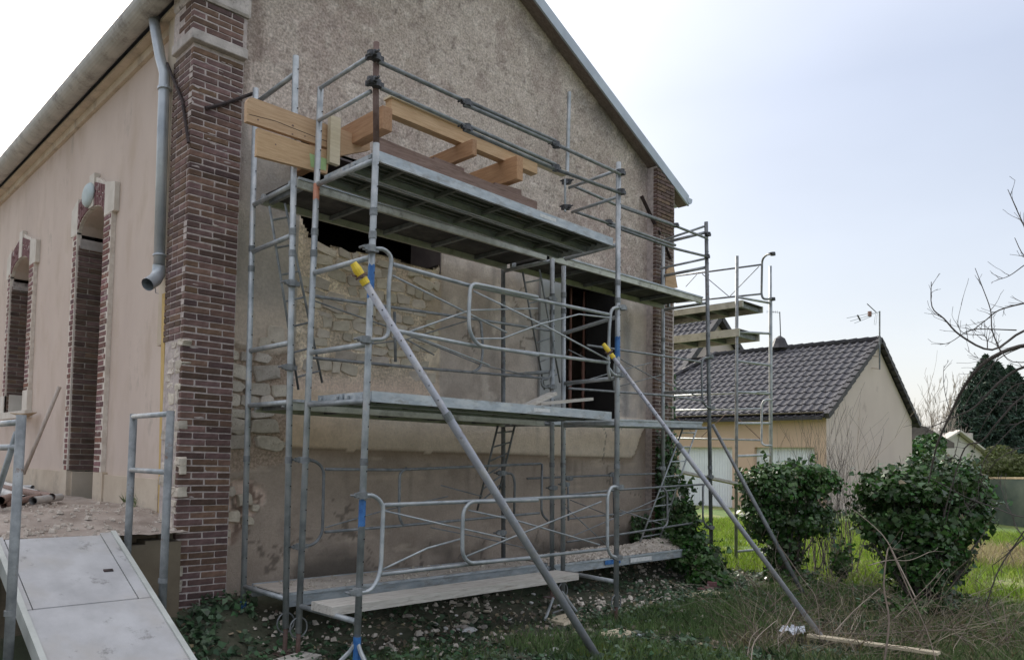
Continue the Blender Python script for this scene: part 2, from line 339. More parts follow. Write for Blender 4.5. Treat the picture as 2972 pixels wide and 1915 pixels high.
# terrace on the left
def tz(x, y): return -.60+.13*ss(5.7, 6.5, y)+.03*(fbm(x*1., y*1., 4, 3.)-.5)+.02*(fbm(x, y, 3, 11.)-.5)
tr_ = grid_mesh('terrace_ground', np.arange(-2.5, 2.62, .04), np.concatenate([np.arange(5.66, 9.5, .05), [10, 11, 13, 16, 20, 30, 60]]), tz, M['terrace']); tr_['kind'] = 'structure'
mb = MB()
for i in range(36):
    x0 = -2.5+i*.14
    mb.box(x0, x0+.14, 5.72+.006*math.sin(i*2.1), 5.9, -1.6, -.68+.02*math.sin(i*1.7))
rt = mb.obj('retaining_wall', M['ret']); tag(rt, 'low brown rendered retaining wall under the earth terrace, left of the brick pillar', 'wall')

# ------------------------------------------------------------------ the hall
hall = thing('hall_building', 'old gabled hall with roughcast end wall, brick corner pillars and sand render side', 'building', (2.53, 5.8, -1.2))
YW = 5.95
def topz(x): return np.where(x > 6.23, 3.98+.464*(10.28-x), 3.98+.464*(x-2.18))
d_ = .025
gx = np.arange(2.985, 9.4601, d_); gzz = np.arange(-1.45, 5.9, d_)
GX, GZ = np.meshgrid(gx, gzz)
JAG = [(3.66, 2.42), (3.70, 2.22), (3.80, 2.07), (3.95, 2.02), (4.06, 2.04), (4.3, 2.02), (4.48, 2.04), (4.7, 2.06), (4.88, 2.05), (5.1, 2.04), (5.27, 2.03), (5.38, 2.05), (5.45, 2.12)]
def jag(x): return np.interp(x, [a for a, b in JAG], [b for a, b in JAG])+.035*(fbm(x*9, x*0, 3)-.5)
n1 = fbm(GX, GZ, 5, 3.); n2 = fbm(GX+5, GZ+2, 4, 1.2); n3 = fbm(GX, GZ+9, 3, 14.); n4 = fbm(GX+3, GZ, 5, .7)
hole = (GX > 3.66) & (GX < 5.45) & (GZ > jag(GX)) & (GZ < 2.9)
door = (GX > 7.60) & (GX < 8.71) & (GZ > .58) & (GZ < 2.42)
col = np.zeros(GX.shape+(3,)); dep = np.zeros(GX.shape)        # dep: metres the surface stands proud (towards -Y)
def lay(mask, c): col[:] = col*(1-mask[..., None])+np.array(c)*mask[..., None]
# roughcast
lay(np.ones(GX.shape), (.250, .212, .186))
lay(ss(.45, .65, n2)*.55, (.30, .262, .235)); lay(ss(.52, .72, n1)*.55, (.185, .145, .13)); lay(ss(.55, .75, n4)*.45, (.215, .165, .15))
lay(ss(.52, .8, n3)*.5, (.36, .325, .295)); lay(ss(.60, .82, fbm(GX+7, GZ+1, 3, 20))*.7, (.125, .10, .09))
dep += .016*(n3-.5)+.012*(fbm(GX, GZ, 2, 30)-.5)
# dark lichen streak under the right verge
dv = (topz(GX)-GZ)
lay(ss(.75, .1, dv)*ss(.38, .6, fbm(GX, GZ, 4, 2.4))*(GX > 6)*.75, (.095, .085, .08))
# pale grey smoother zones : middle storey plaster
edge = .10*(fbm(GX, GZ, 4, 2.)-.5)
mid = ss(2.62, 2.48, GZ+edge*2)*(GX > 5.30)
lay(mid*.9, (.30, .262, .228)); lay(mid*ss(.5, .7, n1)*.6, (.21, .175, .15)); lay(mid*ss(.55, .75, fbm(GX, GZ+4, 4, 1.6))*.6, (.17, .16, .155))
lay(mid*ss(.62, .72, fbm(GX+2, GZ+4, 4, 6))*.7, (.37, .33, .29))
dep *= (1-mid*.75)
for cx, w_, z0, z1, k in ((8.95, .10, .4, 2.3, .8), (7.1, .16, 1.0, 2.4, .7), (6.3, .12, .9, 1.5, .5)):
    lay(np.exp(-((GX-cx-.1*(n2-.5))/w_)**2)*ss(z0, z0+.3, GZ)*ss(z1, z1-.5, GZ)*k, (.135, .13, .13))
# long faint scratches (pale) above door zone
lay(ss(.66, .74, fbm(GX*.5+GZ*.1, GZ*5., 3, 3.))*(GX > 5.0)*(GZ > 2.2)*(GZ < 3.2)*.6, (.42, .36, .32))
# left plaster strip
lp = (GX < 3.68)*ss(.86, .96, GZ+edge)*ss(3.1, 2.9, GZ+edge)
lay(lp*.95, (.235, .215, .19)); lay(lp*ss(.5, .7, n1)*.5, (.16, .15, .14)); dep = dep*(1-lp*.8)+lp*.006
lp2 = (GX < 3.62)*ss(.8, .9, GZ+edge)*ss(1.5, 1.2, GZ)
lay(lp2*.8, (.36, .305, .25))
# darker wavering strip near the pillar top, dark brown strip beside the pillar
lay(np.exp(-((GX-3.03-.05*(n2-.5))/.06)**2)*(GZ > 2.2)*.75, (.13, .105, .095))
lay(ss(.12, .0, np.abs(GX-3.14-.16*(n4-.3)-.05*(n1-.5)))*(GZ > 3.3)*.75, (.15, .115, .10))
# bare stone patch : mortar bed
sp = ((GX > 3.66) & (GX < 5.475) & (GZ > .60)).astype(float)*ss(2.5, 2.4, GZ)
lay(sp, (.32, .27, .21)); lay(sp*ss(.45, .7, n1)*.6, (.25, .20, .15)); lay(sp*ss(.5, .7, fbm(GX, GZ, 3, 6))*.6, (.52, .45, .35))
dep = np.where(sp > .5, -.014+.05*(fbm(GX*.7, GZ*1.6, 4, 7.)-.5), dep)
smear = sp*ss(.9, .66, GZ+edge*1.5)        # lower part still covered with pinkish render
lay(smear, (.42, .335, .27)); dep = np.where(smear > .4, .0, dep)
# left bare stones
lb = ((GX < 3.62+.16*(n4-.5)) & (GZ < .93+edge*2) & (GZ > -.06+.38*(GX < 3.3)*0-.12*(3.6-GX)+edge)).astype(float)
lay(lb, (.24, .19, .15)); dep = np.where(lb > .5, -.026+.03*(n3-.5), dep)
# pale band and brown cement below
zb = .085+.035*(fbm(GX, GX*0, 4, 3.)-.5)+.42*ss(9.0, 9.42, GX)**1.6
band = (1-lb)*ss(.66, .60, GZ)
lay(band, (.40, .345, .285)); lay(band*ss(.5, .75, n1)*.5, (.30, .25, .20)); lay(band*ss(5, 3.6, GX)*.6, (.36, .27, .175)); dep = np.where((GZ < .62) & (lb < .5), .004*(n1-.5)+.012, dep)
low = (1-lb)*(GZ < zb)
lay(low, (.235, .195, .162)); lay(low*ss(.48, .7, n1)*.6, (.175, .143, .117)); lay(low*ss(.5, .75, n2)*.5, (.28, .235, .20))
lay(low*ss(.14, .0, zb-GZ)*.6, (.15, .108, .068)); lay(low*ss(.68, .76, fbm(GX*.6+3, GZ*4, 3, 4.))*.5, (.32, .27, .22))
lay(low*ss(-.72, -1.02, GZ+.35*(n1-.5))*ss(.42, .6, n2)*.85, (.055, .048, .04))
dep = np.where(low > .5, .003*(n3-.5)-.006, dep)
dmg = low*ss(.42, .5, n1*.9+.55*np.exp(-(((GX-3.12)/.22)**2+((GZ+.42)/.28)**2))-.12)*(np.hypot((GX-3.12)/.32, (GZ+.42)/.34) < 1)
lay(dmg, (.40, .32, .27)); lay(dmg*ss(.5, .6, n3), (.14, .10, .08)); dep = np.where(dmg > .5, -.03+.04*(n3-.5), dep)
for a_, sc, th, m_ in ((11, 1.3, .007, (GZ < .6)*1.), (23, .9, .006, (GZ > .6)*(GX > 5.5)*(GZ < 2.4)*1.), (5, .8, .003, (GZ > 2.4)*.6)):
    ck = np.abs(fbm(GX+a_, GZ+a_*.7, 5, sc)-.5) < th
    lay(ck*m_*(fbm(GX, GZ+a_, 2, .8) > .48)*.7, (.075, .062, .05)); dep -= ck*m_*.004
for cx in RS.uniform(5.6, 9.4, 16):
    z0 = RS.uniform(.6, 2.3); ln = RS.uniform(.3, .9); wd = RS.uniform(.015, .05)
    lay(np.exp(-((GX-cx-.02*(n1-.5))/wd)**2)*ss(z0, z0-.05, GZ)*ss(z0-ln, z0, GZ)*.45, (.12, .11, .10))
for cx in RS.uniform(3.7, 9.0, 26):
    z0 = RS.uniform(-.1, .1); ln = RS.uniform(.2, .8); wd = RS.uniform(.01, .05)
    lay(np.exp(-((GX-cx-.03*(n1-.5))/wd)**2)*ss(z0, z0-.05, GZ)*ss(z0-ln, z0, GZ)*.4, (.09, .075, .06))
# big chipped patch of smooth pale render left of the top tube, and scar lines
chip = (np.hypot((GX-3.33)/.34, (GZ-3.12)/.42)+.6*(n1-.5) < 1)*(GX > 3.12)
lay(chip*.6, (.33, .29, .26)); dep -= chip*.006
solid = ~(hole | door) & (GZ < topz(GX)-.06)
ROUGH = np.clip(.85-.72*mid-.6*lp-.75*(GZ < .62)*(1-lb)-.5*smear, .15, 1)
def wall_grid(name, X, Z, D, C, ok, y0, m, parent):
    ny, nx = X.shape; v = np.stack([X.ravel(), (y0-D).ravel(), Z.ravel()], 1)
    i = (np.arange(ny-1)[:, None]*nx+np.arange(nx-1)[None]); k = ok[:-1, :-1] & ok[1:, :-1] & ok[:-1, 1:] & ok[1:, 1:]
    i = i[k]; f = np.stack([i, i+1, i+1+nx, i+nx], 1)
    me = bpy.data.meshes.new(name); me.from_pydata(v.tolist(), [], f.tolist()); me.materials.append(m)
    a = me.color_attributes.new('col', 'FLOAT_COLOR', 'POINT')
    c4 = np.concatenate([C.reshape(-1, 3), ROUGH.reshape(-1, 1)], 1).astype(np.float32); a.data.foreach_set('color', c4.ravel())
    me.shade_smooth(); return link(name, me, parent)
gw = wall_grid('gable_wall', GX, GZ, dep, col, solid, YW, M['gable'], hall)
# reveals of hole and door, thickness of wall
mb = MB()
for i in range(60):      # jagged sill of the hole
    xa = 3.66+i*.03; xb = xa+.03; za = float(jag(np.array(xa+.01)))-.012
    mb.add([(xa, 5.955, za), (xb, 5.955, za), (xb, 6.45, za-.02), (xa, 6.45, za-.02)], [(0, 1, 2, 3)])
mb.box(3.645, 3.66, 5.956, 6.45, 2.0, 2.9).box(5.45, 5.465, 5.956, 6.45, 2.0, 2.9).box(3.66, 5.45, 5.956, 6.45, 2.88, 2.9)
mb.obj('hole_reveal', M['brown_t'], hall)
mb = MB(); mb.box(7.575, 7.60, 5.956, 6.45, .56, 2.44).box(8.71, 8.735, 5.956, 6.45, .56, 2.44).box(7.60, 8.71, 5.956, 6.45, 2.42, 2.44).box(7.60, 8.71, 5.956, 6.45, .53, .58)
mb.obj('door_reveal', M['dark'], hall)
mb = MB(); mb.box(7.08, 7.56, 5.915, 5.948, .60, 2.34); mb.obj('door_panel', mat('pale_grey_panel', (.30, .30, .29), (.40, .40, .39), 3, .6, bump=.2, c4=(.20, .20, .2), s4=2, w4=.06), hall)
# inner room
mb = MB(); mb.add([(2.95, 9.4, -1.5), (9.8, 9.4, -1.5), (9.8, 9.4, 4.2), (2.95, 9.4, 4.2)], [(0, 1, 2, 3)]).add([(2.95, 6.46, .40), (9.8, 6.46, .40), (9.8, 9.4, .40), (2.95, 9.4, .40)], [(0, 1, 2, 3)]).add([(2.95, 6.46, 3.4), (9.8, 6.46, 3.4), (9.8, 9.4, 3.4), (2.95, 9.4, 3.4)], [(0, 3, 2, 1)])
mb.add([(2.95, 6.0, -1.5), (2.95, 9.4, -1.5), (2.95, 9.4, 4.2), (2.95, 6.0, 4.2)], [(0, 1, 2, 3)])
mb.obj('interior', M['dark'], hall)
# side wall with two window openings, reveal depth .27
XL = 2.62
WIN = [(7.93, 8.80, -.20, 2.42, 2.61), (10.76, 11.74, .52, 2.42, 2.61)]     # y0, y1, z bottom, springing, crown
WIN.append((13.6, 14.6, .52, 2.42, 2.61))
def arch(y, w_):
    y0, y1, zb_, zs, zc = w_; u = (y-(y0+y1)/2)/((y1-y0)/2); return zs+(zc-zs)*math.sqrt(max(0, 1-u*u))
mb = MB(); yy = [6.13]
for y0, y1, a, b, c in WIN: yy += list(np.linspace(y0, y1, 17))
yy += [17, 24]
for a, b in zip(yy, yy[1:]):
    w_ = next((w_ for w_ in WIN if a >= w_[0]-1e-6 and b <= w_[1]+1e-6), None)
    if w_ is None: mb.add([(XL, a, -.8), (XL, b, -.8), (XL, b, 3.95), (XL, a, 3.95)], [(0, 1, 2, 3)])
    else:
        mb.add([(XL, a, arch(a, w_)), (XL, b, arch(b, w_)), (XL, b, 3.95), (XL, a, 3.95)], [(0, 1, 2, 3)])
        if w_[2] > 0: mb.add([(XL, a, -.8), (XL, b, -.8), (XL, b, w_[2]), (XL, a, w_[2])], [(0, 1, 2, 3)])
        mb.add([(XL, a, arch(a, w_)), (XL, b, arch(b, w_)), (XL+.30, b, arch(b, w_)), (XL+.30, a, arch(a, w_))], [(0, 1, 2, 3)])
mb.obj('side_wall', M['wall'], hall)
mb = MB()
for a, b in ((6.32, 7.66), (9.02, 10.12), (10.12, 11.8), (11.8, 17)): mb.box(2.585, 2.619, a+.001, b-.001, -.8, -.215)
mb.box(2.57, 2.62, 7.66, 7.93, -.8, -.19).box(2.57, 2.62, 8.80, 9.02, -.8, -.19)
mb.box(2.62, 2.89, 8.77, 8.799, -.8, -.21).box(2.62, 2.89, 7.931, 7.945, -.8, -.21)
mb.objs('plinth', M['plinth'], hall)
def joined_brick(mb, x0, x1, y0, y1, z0, z1, j=.003):
    a = [rnd(-j, j) for _ in range(3)]; mb.cbox(x0+a[0], x1+a[0], y0+a[1], y1+a[1], z0, z1, .003)
for wi, (y0, y1, zb_, zs, zc) in enumerate(WIN[:2]):
    win = thing('x', '', '') ; bpy.data.objects.remove(win)
    wn = bpy.data.objects.new('arched_window', None); COL.objects.link(wn); wn.location = (XL, (y0+y1)/2, zb_); wn.parent = hall
    wn.matrix_parent_inverse = Matrix.Translation(-hall.location)
    # dark glazing set at the back of the reveal and its grey frame
    MB().box(2.905, 2.915, y0, y1, zb_-.6 if wi == 0 else zb_, zc).obj('pane', M['glass'], wn)
    f = MB(); f.box(2.86, 2.90, y1-.07, y1-.012, zb_-.25 if wi == 0 else zb_, zc-.1).box(2.86, 2.90, y0+.012, y0+.07, zb_-.25 if wi == 0 else zb_, zc-.1).box(2.86, 2.90, y0+.07, y1-.07, 1.30, 1.36).objs('frame', M['dark_wood'], wn)
    # mortar backing of the quoins and reveals
    q = MB(); z0 = zb_; q.box(2.5725, 2.619, y0-.215, y0, z0, zs+.02).box(2.5725, 2.619, y1, y1+.16, z0, zs+.02).box(2.6, 2.89, y1-.006, y1+.02, z0, zs-.12)
    q.objs('quoin_mortar', M['mortar_w'], wn)
    pt = .0595; r = MB(); qb = MB(); k = 0; z = z0+.006
    while z < zs-.12:
        # reveal bricks on the far jamb (facing the camera)
        segs = [(2.59, 2.70), (2.71, 2.86)] if k % 2 else [(2.59, 2.845)]
        for a, b in segs: joined_brick(r, a, b, y1-.020, y1-.004, z, z+.049)
        z += pt; k += 1
    k = 0; z = z0+.006
    while z < zs+.01:
        for ya, yb in ((y0-.20 if k % 2 else y0-.165, y0-.004), (y1+.02, y1+.13 if k % 2 else y1+.10)):
            joined_brick(qb, 2.568, 2.586, ya, yb, z, z+.047)
        z += pt; k += 1
    o = r.obj('reveal_brickwork', M['brick_i'], wn); o['kind'] = 'stuff'
    o = qb.obj('quoin_brickwork', M['brick_red'], wn); o['kind'] = 'stuff'
    # arch: stone springers, keystone, brick voussoirs with pale joints
    yc = (y0+y1)/2; hw = (y1-y0)/2; aw = WIN[wi]
    MB().box(2.60, 2.87, y1-.03, y1-.001, 2.26, 2.37).obj('impost_stone', M['capst'], wn)  # darker stone colour puts the shade inside the reveal onto the impost
    for sgn in (-1, 1):
        if sgn < 0: P = [(y0-.29, zs+.0), (y0, zs+.0), (y0, zs+.36), (y0-.29, zs+.29)]
        else: P = [(y1, zs+.0), (y1+.22, zs+.0), (y1+.22, zs+.30), (y1, zs+.40)]
        MB().prism(P, 2.568, 2.618, 0).obj('springer_stone', M['cut'], wn, recalc=True)
    MB().prism([(yc-.09, zc+.002), (yc+.05, zc+.002), (yc+.06, zc+.36), (yc-.10, zc+.36)], 2.562, 2.618, 0).obj('keystone', M['cut'], wn, recalc=True)
    for sgn in (-1, 1):
        ta, tb = (.092, hw-.002) if sgn < 0 else (.062, hw-.002)
        ys_ = [yc+sgn*(ta+(tb-ta)*i/8) for i in range(9)]
        P = [(y, arch(y, aw)) for y in ys_]+[(ys_[-1], zs+.36), (ys_[0], zc+.32)]
        MB().prism(P, 2.580, 2.618, 0).objs('arch_mortar', M['mortar_w'], wn, recalc=True)
        nb_ = 6
        for i in range(nb_):
            t0 = ta+(tb-ta)*(i+.14)/nb_; t1 = ta+(tb-ta)*(i+.86)/nb_; a0_, a1_ = yc+sgn*t0, yc+sgn*t1
            z0a, z0b = arch(a0_, aw)+.01, arch(a1_, aw)+.01; h0, h1_ = (zc+.30)*(1-t0/hw)+(zs+.34)*t0/hw, (zc+.30)*(1-t1/hw)+(zs+.34)*t1/hw
            for fa, fb in ((0, .36), (.42, .97)) if i % 2 else ((0, .56), (.62, .97)):
                MB().prism([(a0_, z0a+(h0-z0a)*fa), (a1_, z0b+(h1_-z0b)*fa), (a1_, z0b+(h1_-z0b)*fb), (a0_, z0a+(h0-z0a)*fb)], 2.568, 2.5805, 0).obj('brick', M['brick_red'], wn, recalc=True)
    if wi == 0:
        md = MB(); rr = []
        for s_, xx in ((1., 2.565), (1., 2.55), (.86, 2.53), (.5, 2.52)):
            rr.append([(xx, yc+.05+.17*s_*math.cos(t*PI/8), zc+.15+.13*s_*math.sin(t*PI/8)) for t in range(16)])
        v = [p for r_ in rr for p in r_]; fc = [(i*16+k, i*16+(k+1) % 16, (i+1)*16+(k+1) % 16, (i+1)*16+k) for i in range(3) for k in range(16)]+[tuple(48+k for k in range(16)), tuple(15-k for k in range(16))]
        md.add(v, fc).obj('medallion', M['medal'], wn, smooth=True)
    else:
        MB().box(2.53, 2.90, y0-.28, y1+.2, zb_-.09, zb_).obj('sill', M['cut'], wn)
        MB().box(2.56, 2.619, y1, y1+.2, zb_, zb_+.24).box(2.56, 2.619, y0-.24, y0, zb_, zb_+.26).box(2.62, 2.86, y1-.05, y1-.021, zb_, zb_+.26).objs('jamb_stone', M['cut'], wn)
# roof, verge, gutters
mb = MB(); ox = 6.23
for a, b in ((10.30, 6.23), (6.23, 2.46)):
    za, zb2 = float(topz(np.array(a))), float(topz(np.array(b)))
    if a > 10: za = 3.98-.01
    mb.add([(a, 5.86, za-.01), (b, 5.86, zb2-.01), (b, 24, zb2-.01), (a, 24, za-.01), (a, 5.86, za-.07), (b, 5.86, zb2-.07), (b, 24, zb2-.07), (a, 24, za-.07)], [(0,1,2,3),(7,6,5,4),(0,4,5,1),(1,5,6,2),(2,6,7,3),(3,7,4,0)])
mb.obj('roof', M['slate'], hall)
def slope_beam(y0, y1, t0, t1, m, name, right=True):
    mb = MB(); segs = [(10.29, 6.23), (6.23, 2.17)]
    for a, b in segs:
        za = 3.98 if a > 10 else float(topz(np.array(a))); zb2 = 3.98 if b < 3 else float(topz(np.array(b)))
        mb.add([(x, y, z) for x, zt in ((a, za), (b, zb2)) for y, z in ((y0, zt+t1), (y1, zt+t1), (y1, zt+t0), (y0, zt+t0))], [(0,1,2,3),(7,6,5,4),(0,4,5,1),(1,5,6,2),(2,6,7,3),(3,7,4,0)])
    return mb.obj(name, m, hall)
slope_beam(5.775, 5.80, -.125, .03, M['zinc_p'], 'verge_flashing')
slope_beam(5.80, 5.90, .00, .03, M['zinc_p'], 'verge_cap')
slope_beam(5.805, 5.95, -.115, -.07, M['dark_wood'], 'verge_board')
# right gutter end
pts = [(10.30+.075*math.cos(t), 3.96+.075*math.sin(t)) for t in np.linspace(PI, 2*PI, 11)]
mb = MB(); mb.prism(pts+[(10.375, 3.975), (10.225, 3.975)], 5.77, 24, 1).obj('gutter', M['zinc_p'], hall, recalc=True)
MB().box(9.93, 10.2, 5.97, 24, 3.86, 3.885).objs('soffit', M['dark_wood'], hall)
# left eave: big pale half-round gutter and dark soffit
pts = [(2.395+.115*math.cos(t), 3.93+.115*math.sin(t)) for t in np.linspace(PI, 2*PI, 13)]
mb = MB(); mb.prism(pts+[(2.51, 3.945), (2.28, 3.945)], 5.74, 24, 1).obj('gutter', M['gutter'], hall, recalc=True, smooth=False)
MB().box(2.50, 2.63, 5.97, 24, 3.80, 3.83).box(2.58, 2.619, 6.13, 24, 3.72, 3.80).objs('eave_board', M['plinth'], hall)
# right side wall + back
MB().box(9.88, 9.92, 6.0, 24, -1.6, 3.9).box(2.7, 9.9, 23.9, 24, -1.6, 5.8).objs('rear_wall', M['wall'], hall)
# --- corner pillars
def pillar_core(x0, x1, y0, y1, z0, z1, m='mortar'): MB().box(x0, x1, y0, y1, z0, z1).obj('mortar_core', M[m], hall)
pillar_core(2.5345, 2.984, 5.8045, 6.16, -1.4, 3.37); pillar_core(2.5095, 2.99, 5.7745, 6.16, 3.45, 3.73)
PITCH_ = .0535; bh = .0455
protos = {}
def bproto(kind, var):
    k = (kind, var)
    if k in protos: return protos[k]
    l, d, h = {'s': (.2185, .05, bh), 'h': (.107, .05, bh), 'e': (.05, .107, bh), 'E': (.05, .2185, bh), 'q': (.16, .05, bh)}[kind]
    mb = MB(); mb.cbox(0, l, 0, d, 0, h, .0045)
    mb.v = [(x+rnd(-.0022, .0022), y+rnd(-.002, .002), z+rnd(-.0018, .0018)) for x, y, z in mb.v]
    me = mb.mesh('brick'); me.materials.append(M['brick']); protos[k] = me; return me
nb = 0; left_over = MB(); limed = MB()
def put_brick(kind, x, y, z):
    global nb
    if nb < 296:
        o = link('brick', bproto(kind, random.randrange(5)), hall, loc=(x+rnd(-.002, .002), y+rnd(-.003, .003), z)); nb += 1
        if kind in 'eE' and y < 5.9 and random.random() < .38: limed.cbox(2.5255, 2.531, 5.802, 5.858, z+.002, z+.044, .002)
    else:
        l, d, h = {'s': (.2185, .05, bh), 'h': (.107, .05, bh), 'e': (.05, .107, bh), 'E': (.05, .2185, bh), 'q': (.16, .05, bh)}[kind]
        left_over.cbox(x, x+l, y, y+d, z, z+h, .004)
k = 0; z = -1.26; rows = []
while z < 3.32: rows.append((k, z)); k += 1; z += PITCH_
rows_top = [(j, 3.468+j*PITCH_) for j in range(5)]
for k, z in rows:                # front face
    if k % 2: put_brick('s', 2.53, 5.80, z); put_brick('s', 2.7585, 5.80, z)
    else: put_brick('h', 2.53, 5.80, z); put_brick('s', 2.647, 5.80, z); put_brick('h', 2.875, 5.80, z)
for k, z in rows_top:
    if k % 2: put_brick('s', 2.505, 5.77, z); put_brick('s', 2.7335, 5.77, z)
    else: put_brick('h', 2.505, 5.77, z); put_brick('s', 2.622, 5.77, z); put_brick('h', 2.8505, 5.77, z)
for k, z in rows_top:
    put_brick('E' if k % 2 else 'e', 2.505, 5.83, z)
for k, z in rows:                # left flank, upper part only
    if z > .90:
        if k % 2: put_brick('e', 2.53, 5.86, z); put_brick('e', 2.53, 5.977, z)
        else: put_brick('E', 2.53, 5.86, z)
for k, z in rows:
    if z > .90: put_brick('e', 2.53, 6.09, z)
for _ in range(30):
    cx, cz = rnd(2.56, 2.97), rnd(-1.1, 3.3)
    if random.random() < .5: cz = rnd(2.2, 3.35)
    n_ = 9; w_, h_ = rnd(.01, .06), rnd(.003, .010); y_ = 5.7985
    v = [(min(2.98, max(2.535, cx+w_*math.cos(2*PI*i/n_)*rnd(.5, 1.2))), y_+.004, cz+h_*math.sin(2*PI*i/n_)*rnd(.5, 1.3)) for i in range(n_)]; v2 = [(cx+(a_-cx)*.8, y_, cz+(c_-cz)*.8) for a_, b_, c_ in v]
    limed.add(v+v2, [(i, (i+1) % n_, n_+(i+1) % n_, n_+i) for i in range(n_)]+[tuple(range(n_, 2*n_))])
print('bricks', nb); limed.obj('lime_patch', M['mortar'], hall, kind='stuff')
# stone band and rough cornice
MB().cbox(2.492, 2.996, 5.752, 6.16, 3.372, 3.460, .006).obj('stone_band', M['capst'], hall)
mb = MB(); mb.cbox(2.49, 3.01, 5.745, 6.16, 3.735, 4.20, .02); mb.v = [(x+rnd(-.01, .01), y+rnd(-.01, .01), z) for x, y, z in mb.v]; mb.obj('cornice_stone', M['capst'], hall)
# right pillar
MB().prism([(9.445, -1.5), (9.926, -1.5), (9.926, 4.02), (9.445, 4.24)], 5.8035, 6.3, 1).obj('mortar_core', M['mortar'], hall)
k = 0; z = -1.4
while z < 4.2:
    off = .018 if z > 3.30 else 0
    xx = 9.44
    for l in ((.2185, .2185) if k % 2 else (.107, .2185, .107)):
        if z+bh < float(topz(np.array(xx+l)))-.1: left_over.cbox(xx, xx+l+off*(xx > 9.8), 5.80-off+rnd(-.003, .003), 5.85, z, z+bh, .004)
        xx += l+.010
    z += PITCH_; k += 1
left_over.obj('brickwork', M['brick_i'], hall, kind='stuff')

# --- rubble stones
def stone_mesh(w_, h, d, n=9, name='stone', m='stone', seed=None):
    ang = [2*PI*(i+rnd(-.25, .25))/n for i in range(n)]
    def sq(a, k): # superellipse
        c, s_ = math.cos(a), math.sin(a); e_ = 2/k
        return (abs(c)**e_*(1 if c > 0 else -1), abs(s_)**e_*(1 if s_ > 0 else -1))
    base = [sq(a, 4.5) for a in ang]; jt = [rnd(.74, 1.08) for _ in ang]
    ring = lambda s_, y: [(p[0]*w_/2*j*s_, y+rnd(-.12, .12)*d, p[1]*h/2*j*s_) for p, j in zip(base, jt)]
    v = ring(1, d*.6)+ring(.985, -d*.55)+ring(.90, -d*.85)+[(rnd(-.25, .25)*w_, -d*rnd(.75, 1.05), rnd(-.25, .25)*h)]
    f = []
    for r_ in (0, 1):
        for i in range(n): f.append((r_*n+i, r_*n+(i+1) % n, (r_+1)*n+(i+1) % n, (r_+1)*n+i))
    for i in range(n): f.append((2*n+i, 2*n+(i+1) % n, 3*n))
    me = bpy.data.meshes.new(name); me.from_pydata(v, [], f); me.materials.append(M[m]); return me
ns_ = 0
def courses(x0f, x1f, z0, z1, hmin, hmax, wmin, wmax, depth, y, m, keep, plane='y'):
    global ns_
    z = z0
    while z < z1:
        h = rnd(hmin, hmax); x = x0f-rnd(0, .1)
        while x < x1f:
            w_ = rnd(wmin, wmax); cx, cz = x+w_/2, z+h/2+rnd(-.012, .012)
            if keep(cx, cz, w_, h) and ns_ < 285:
                me = stone_mesh(w_*rnd(.96, 1.10), h*rnd(.94, 1.08), depth*rnd(.7, 1.3), m=m)
                o = link('stone', me, gw if plane == 'y' else hall, loc=(cx, y, cz) if plane == 'y' else (y, cx, cz)); ns_ += 1
                if plane == 'x': o.rotation_euler = (rnd(-.06, .06), 0, -PI/2+rnd(-.1, .1))
                else: o.rotation_euler = (rnd(-.08, .08), rnd(-.2, .2), rnd(-.08, .08))
            x += w_
        z += h
def keep_patch(x, z, w_, h): return 3.70 < x-w_/2+.03 and x+w_/2 < 5.47 and .82+.12*math.sin(x*3) < z < float(jag(np.array(x)))-h*.35 and random.random() < .93
courses(3.68, 5.47, .80, 2.2, .055, .125, .09, .28, .016, YW+.012, 'stone', keep_patch)
courses(3.0, 3.62, -.10, .98, .06, .17, .09, .34, .03, YW+.016, 'stone_w', lambda x, z, w_, h: x < 3.58+.05*math.sin(z*9) and z > -.02-.2*(3.6-x)*0 and z < .93-.25*max(0, x-3.35) and not (x > 3.4 and z > .7))
courses(5.86, 6.12, -1.1, .92, .045, .12, .07, .17, .04, 2.565, 'stone_w', lambda x, z, w_, h: x < 6.10, plane='x')
for (a, b, s_) in ((3.05, -.3, .1), (3.2, -.38, .12), (3.10, -.52, .11), (3.24, -.56, .09), (3.03, -.66, .08), (3.3, -.45, .07), (3.46, 1.08, .17), (3.35, 1.0, .12)):
    o = link('stone', stone_mesh(s_*1.2, s_, .04, m='stone'), gw, loc=(a, YW+.005, b)); ns_ += 1
print('stones', ns_)
MB().box(2.575, 2.62, 5.84, 6.20, -1.2, .93).obj('rubble_core', M['mortar_w'], hall)
MB().box(2.56, 2.62, 5.97, 6.40, .93, 3.82).obj('corner_render_strip', M['plinth'], hall)
# batten, anchors, downpipe
tag(MB().obox((2.60, 6.24, -.62), (2.56, 6.24, 1.36), .045, .07, up=(0, 1, 0)).obj('timber_batten', M['batten']), 'tall yellowed timber batten fixed upright at the end of the rendered side wall', 'batten')
mb = MB(); mb.tube([PX(485, 185, 2.51), (2.515, 5.95, 2.92), (2.515, 5.80, 2.52)], .014, 6); mb.tube([PY(596, 315, 5.785), PY(640, 305, 5.785), PY(735, 272, 5.785)], .016, 6).obj('wall_anchor', M['iron'], hall)
mb = MB(); mb.obox(PY(1862, 569, 5.92), PY(1915, 682, 5.79), .012, .05, up=(0, 1, 0)); mb.obox(PY(1928, 706, 5.785), PY(1946, 752, 5.785), .012, .04, up=(0, 1, 0)); mb.obj('wall_anchor', M['iron'], hall)
dp = thing('downpipe', 'galvanised downpipe with offset bend and open shoe on the sand coloured side wall', 'drainpipe', (2.50, 6.26, 1.3))
pp = [PX(444, 40, 2.45), PX(452, 92, 2.47), PX(465, 168, 2.50), PX(478, 215, 2.50), PX(474, 320, 2.50), PX(462, 770, 2.50)]
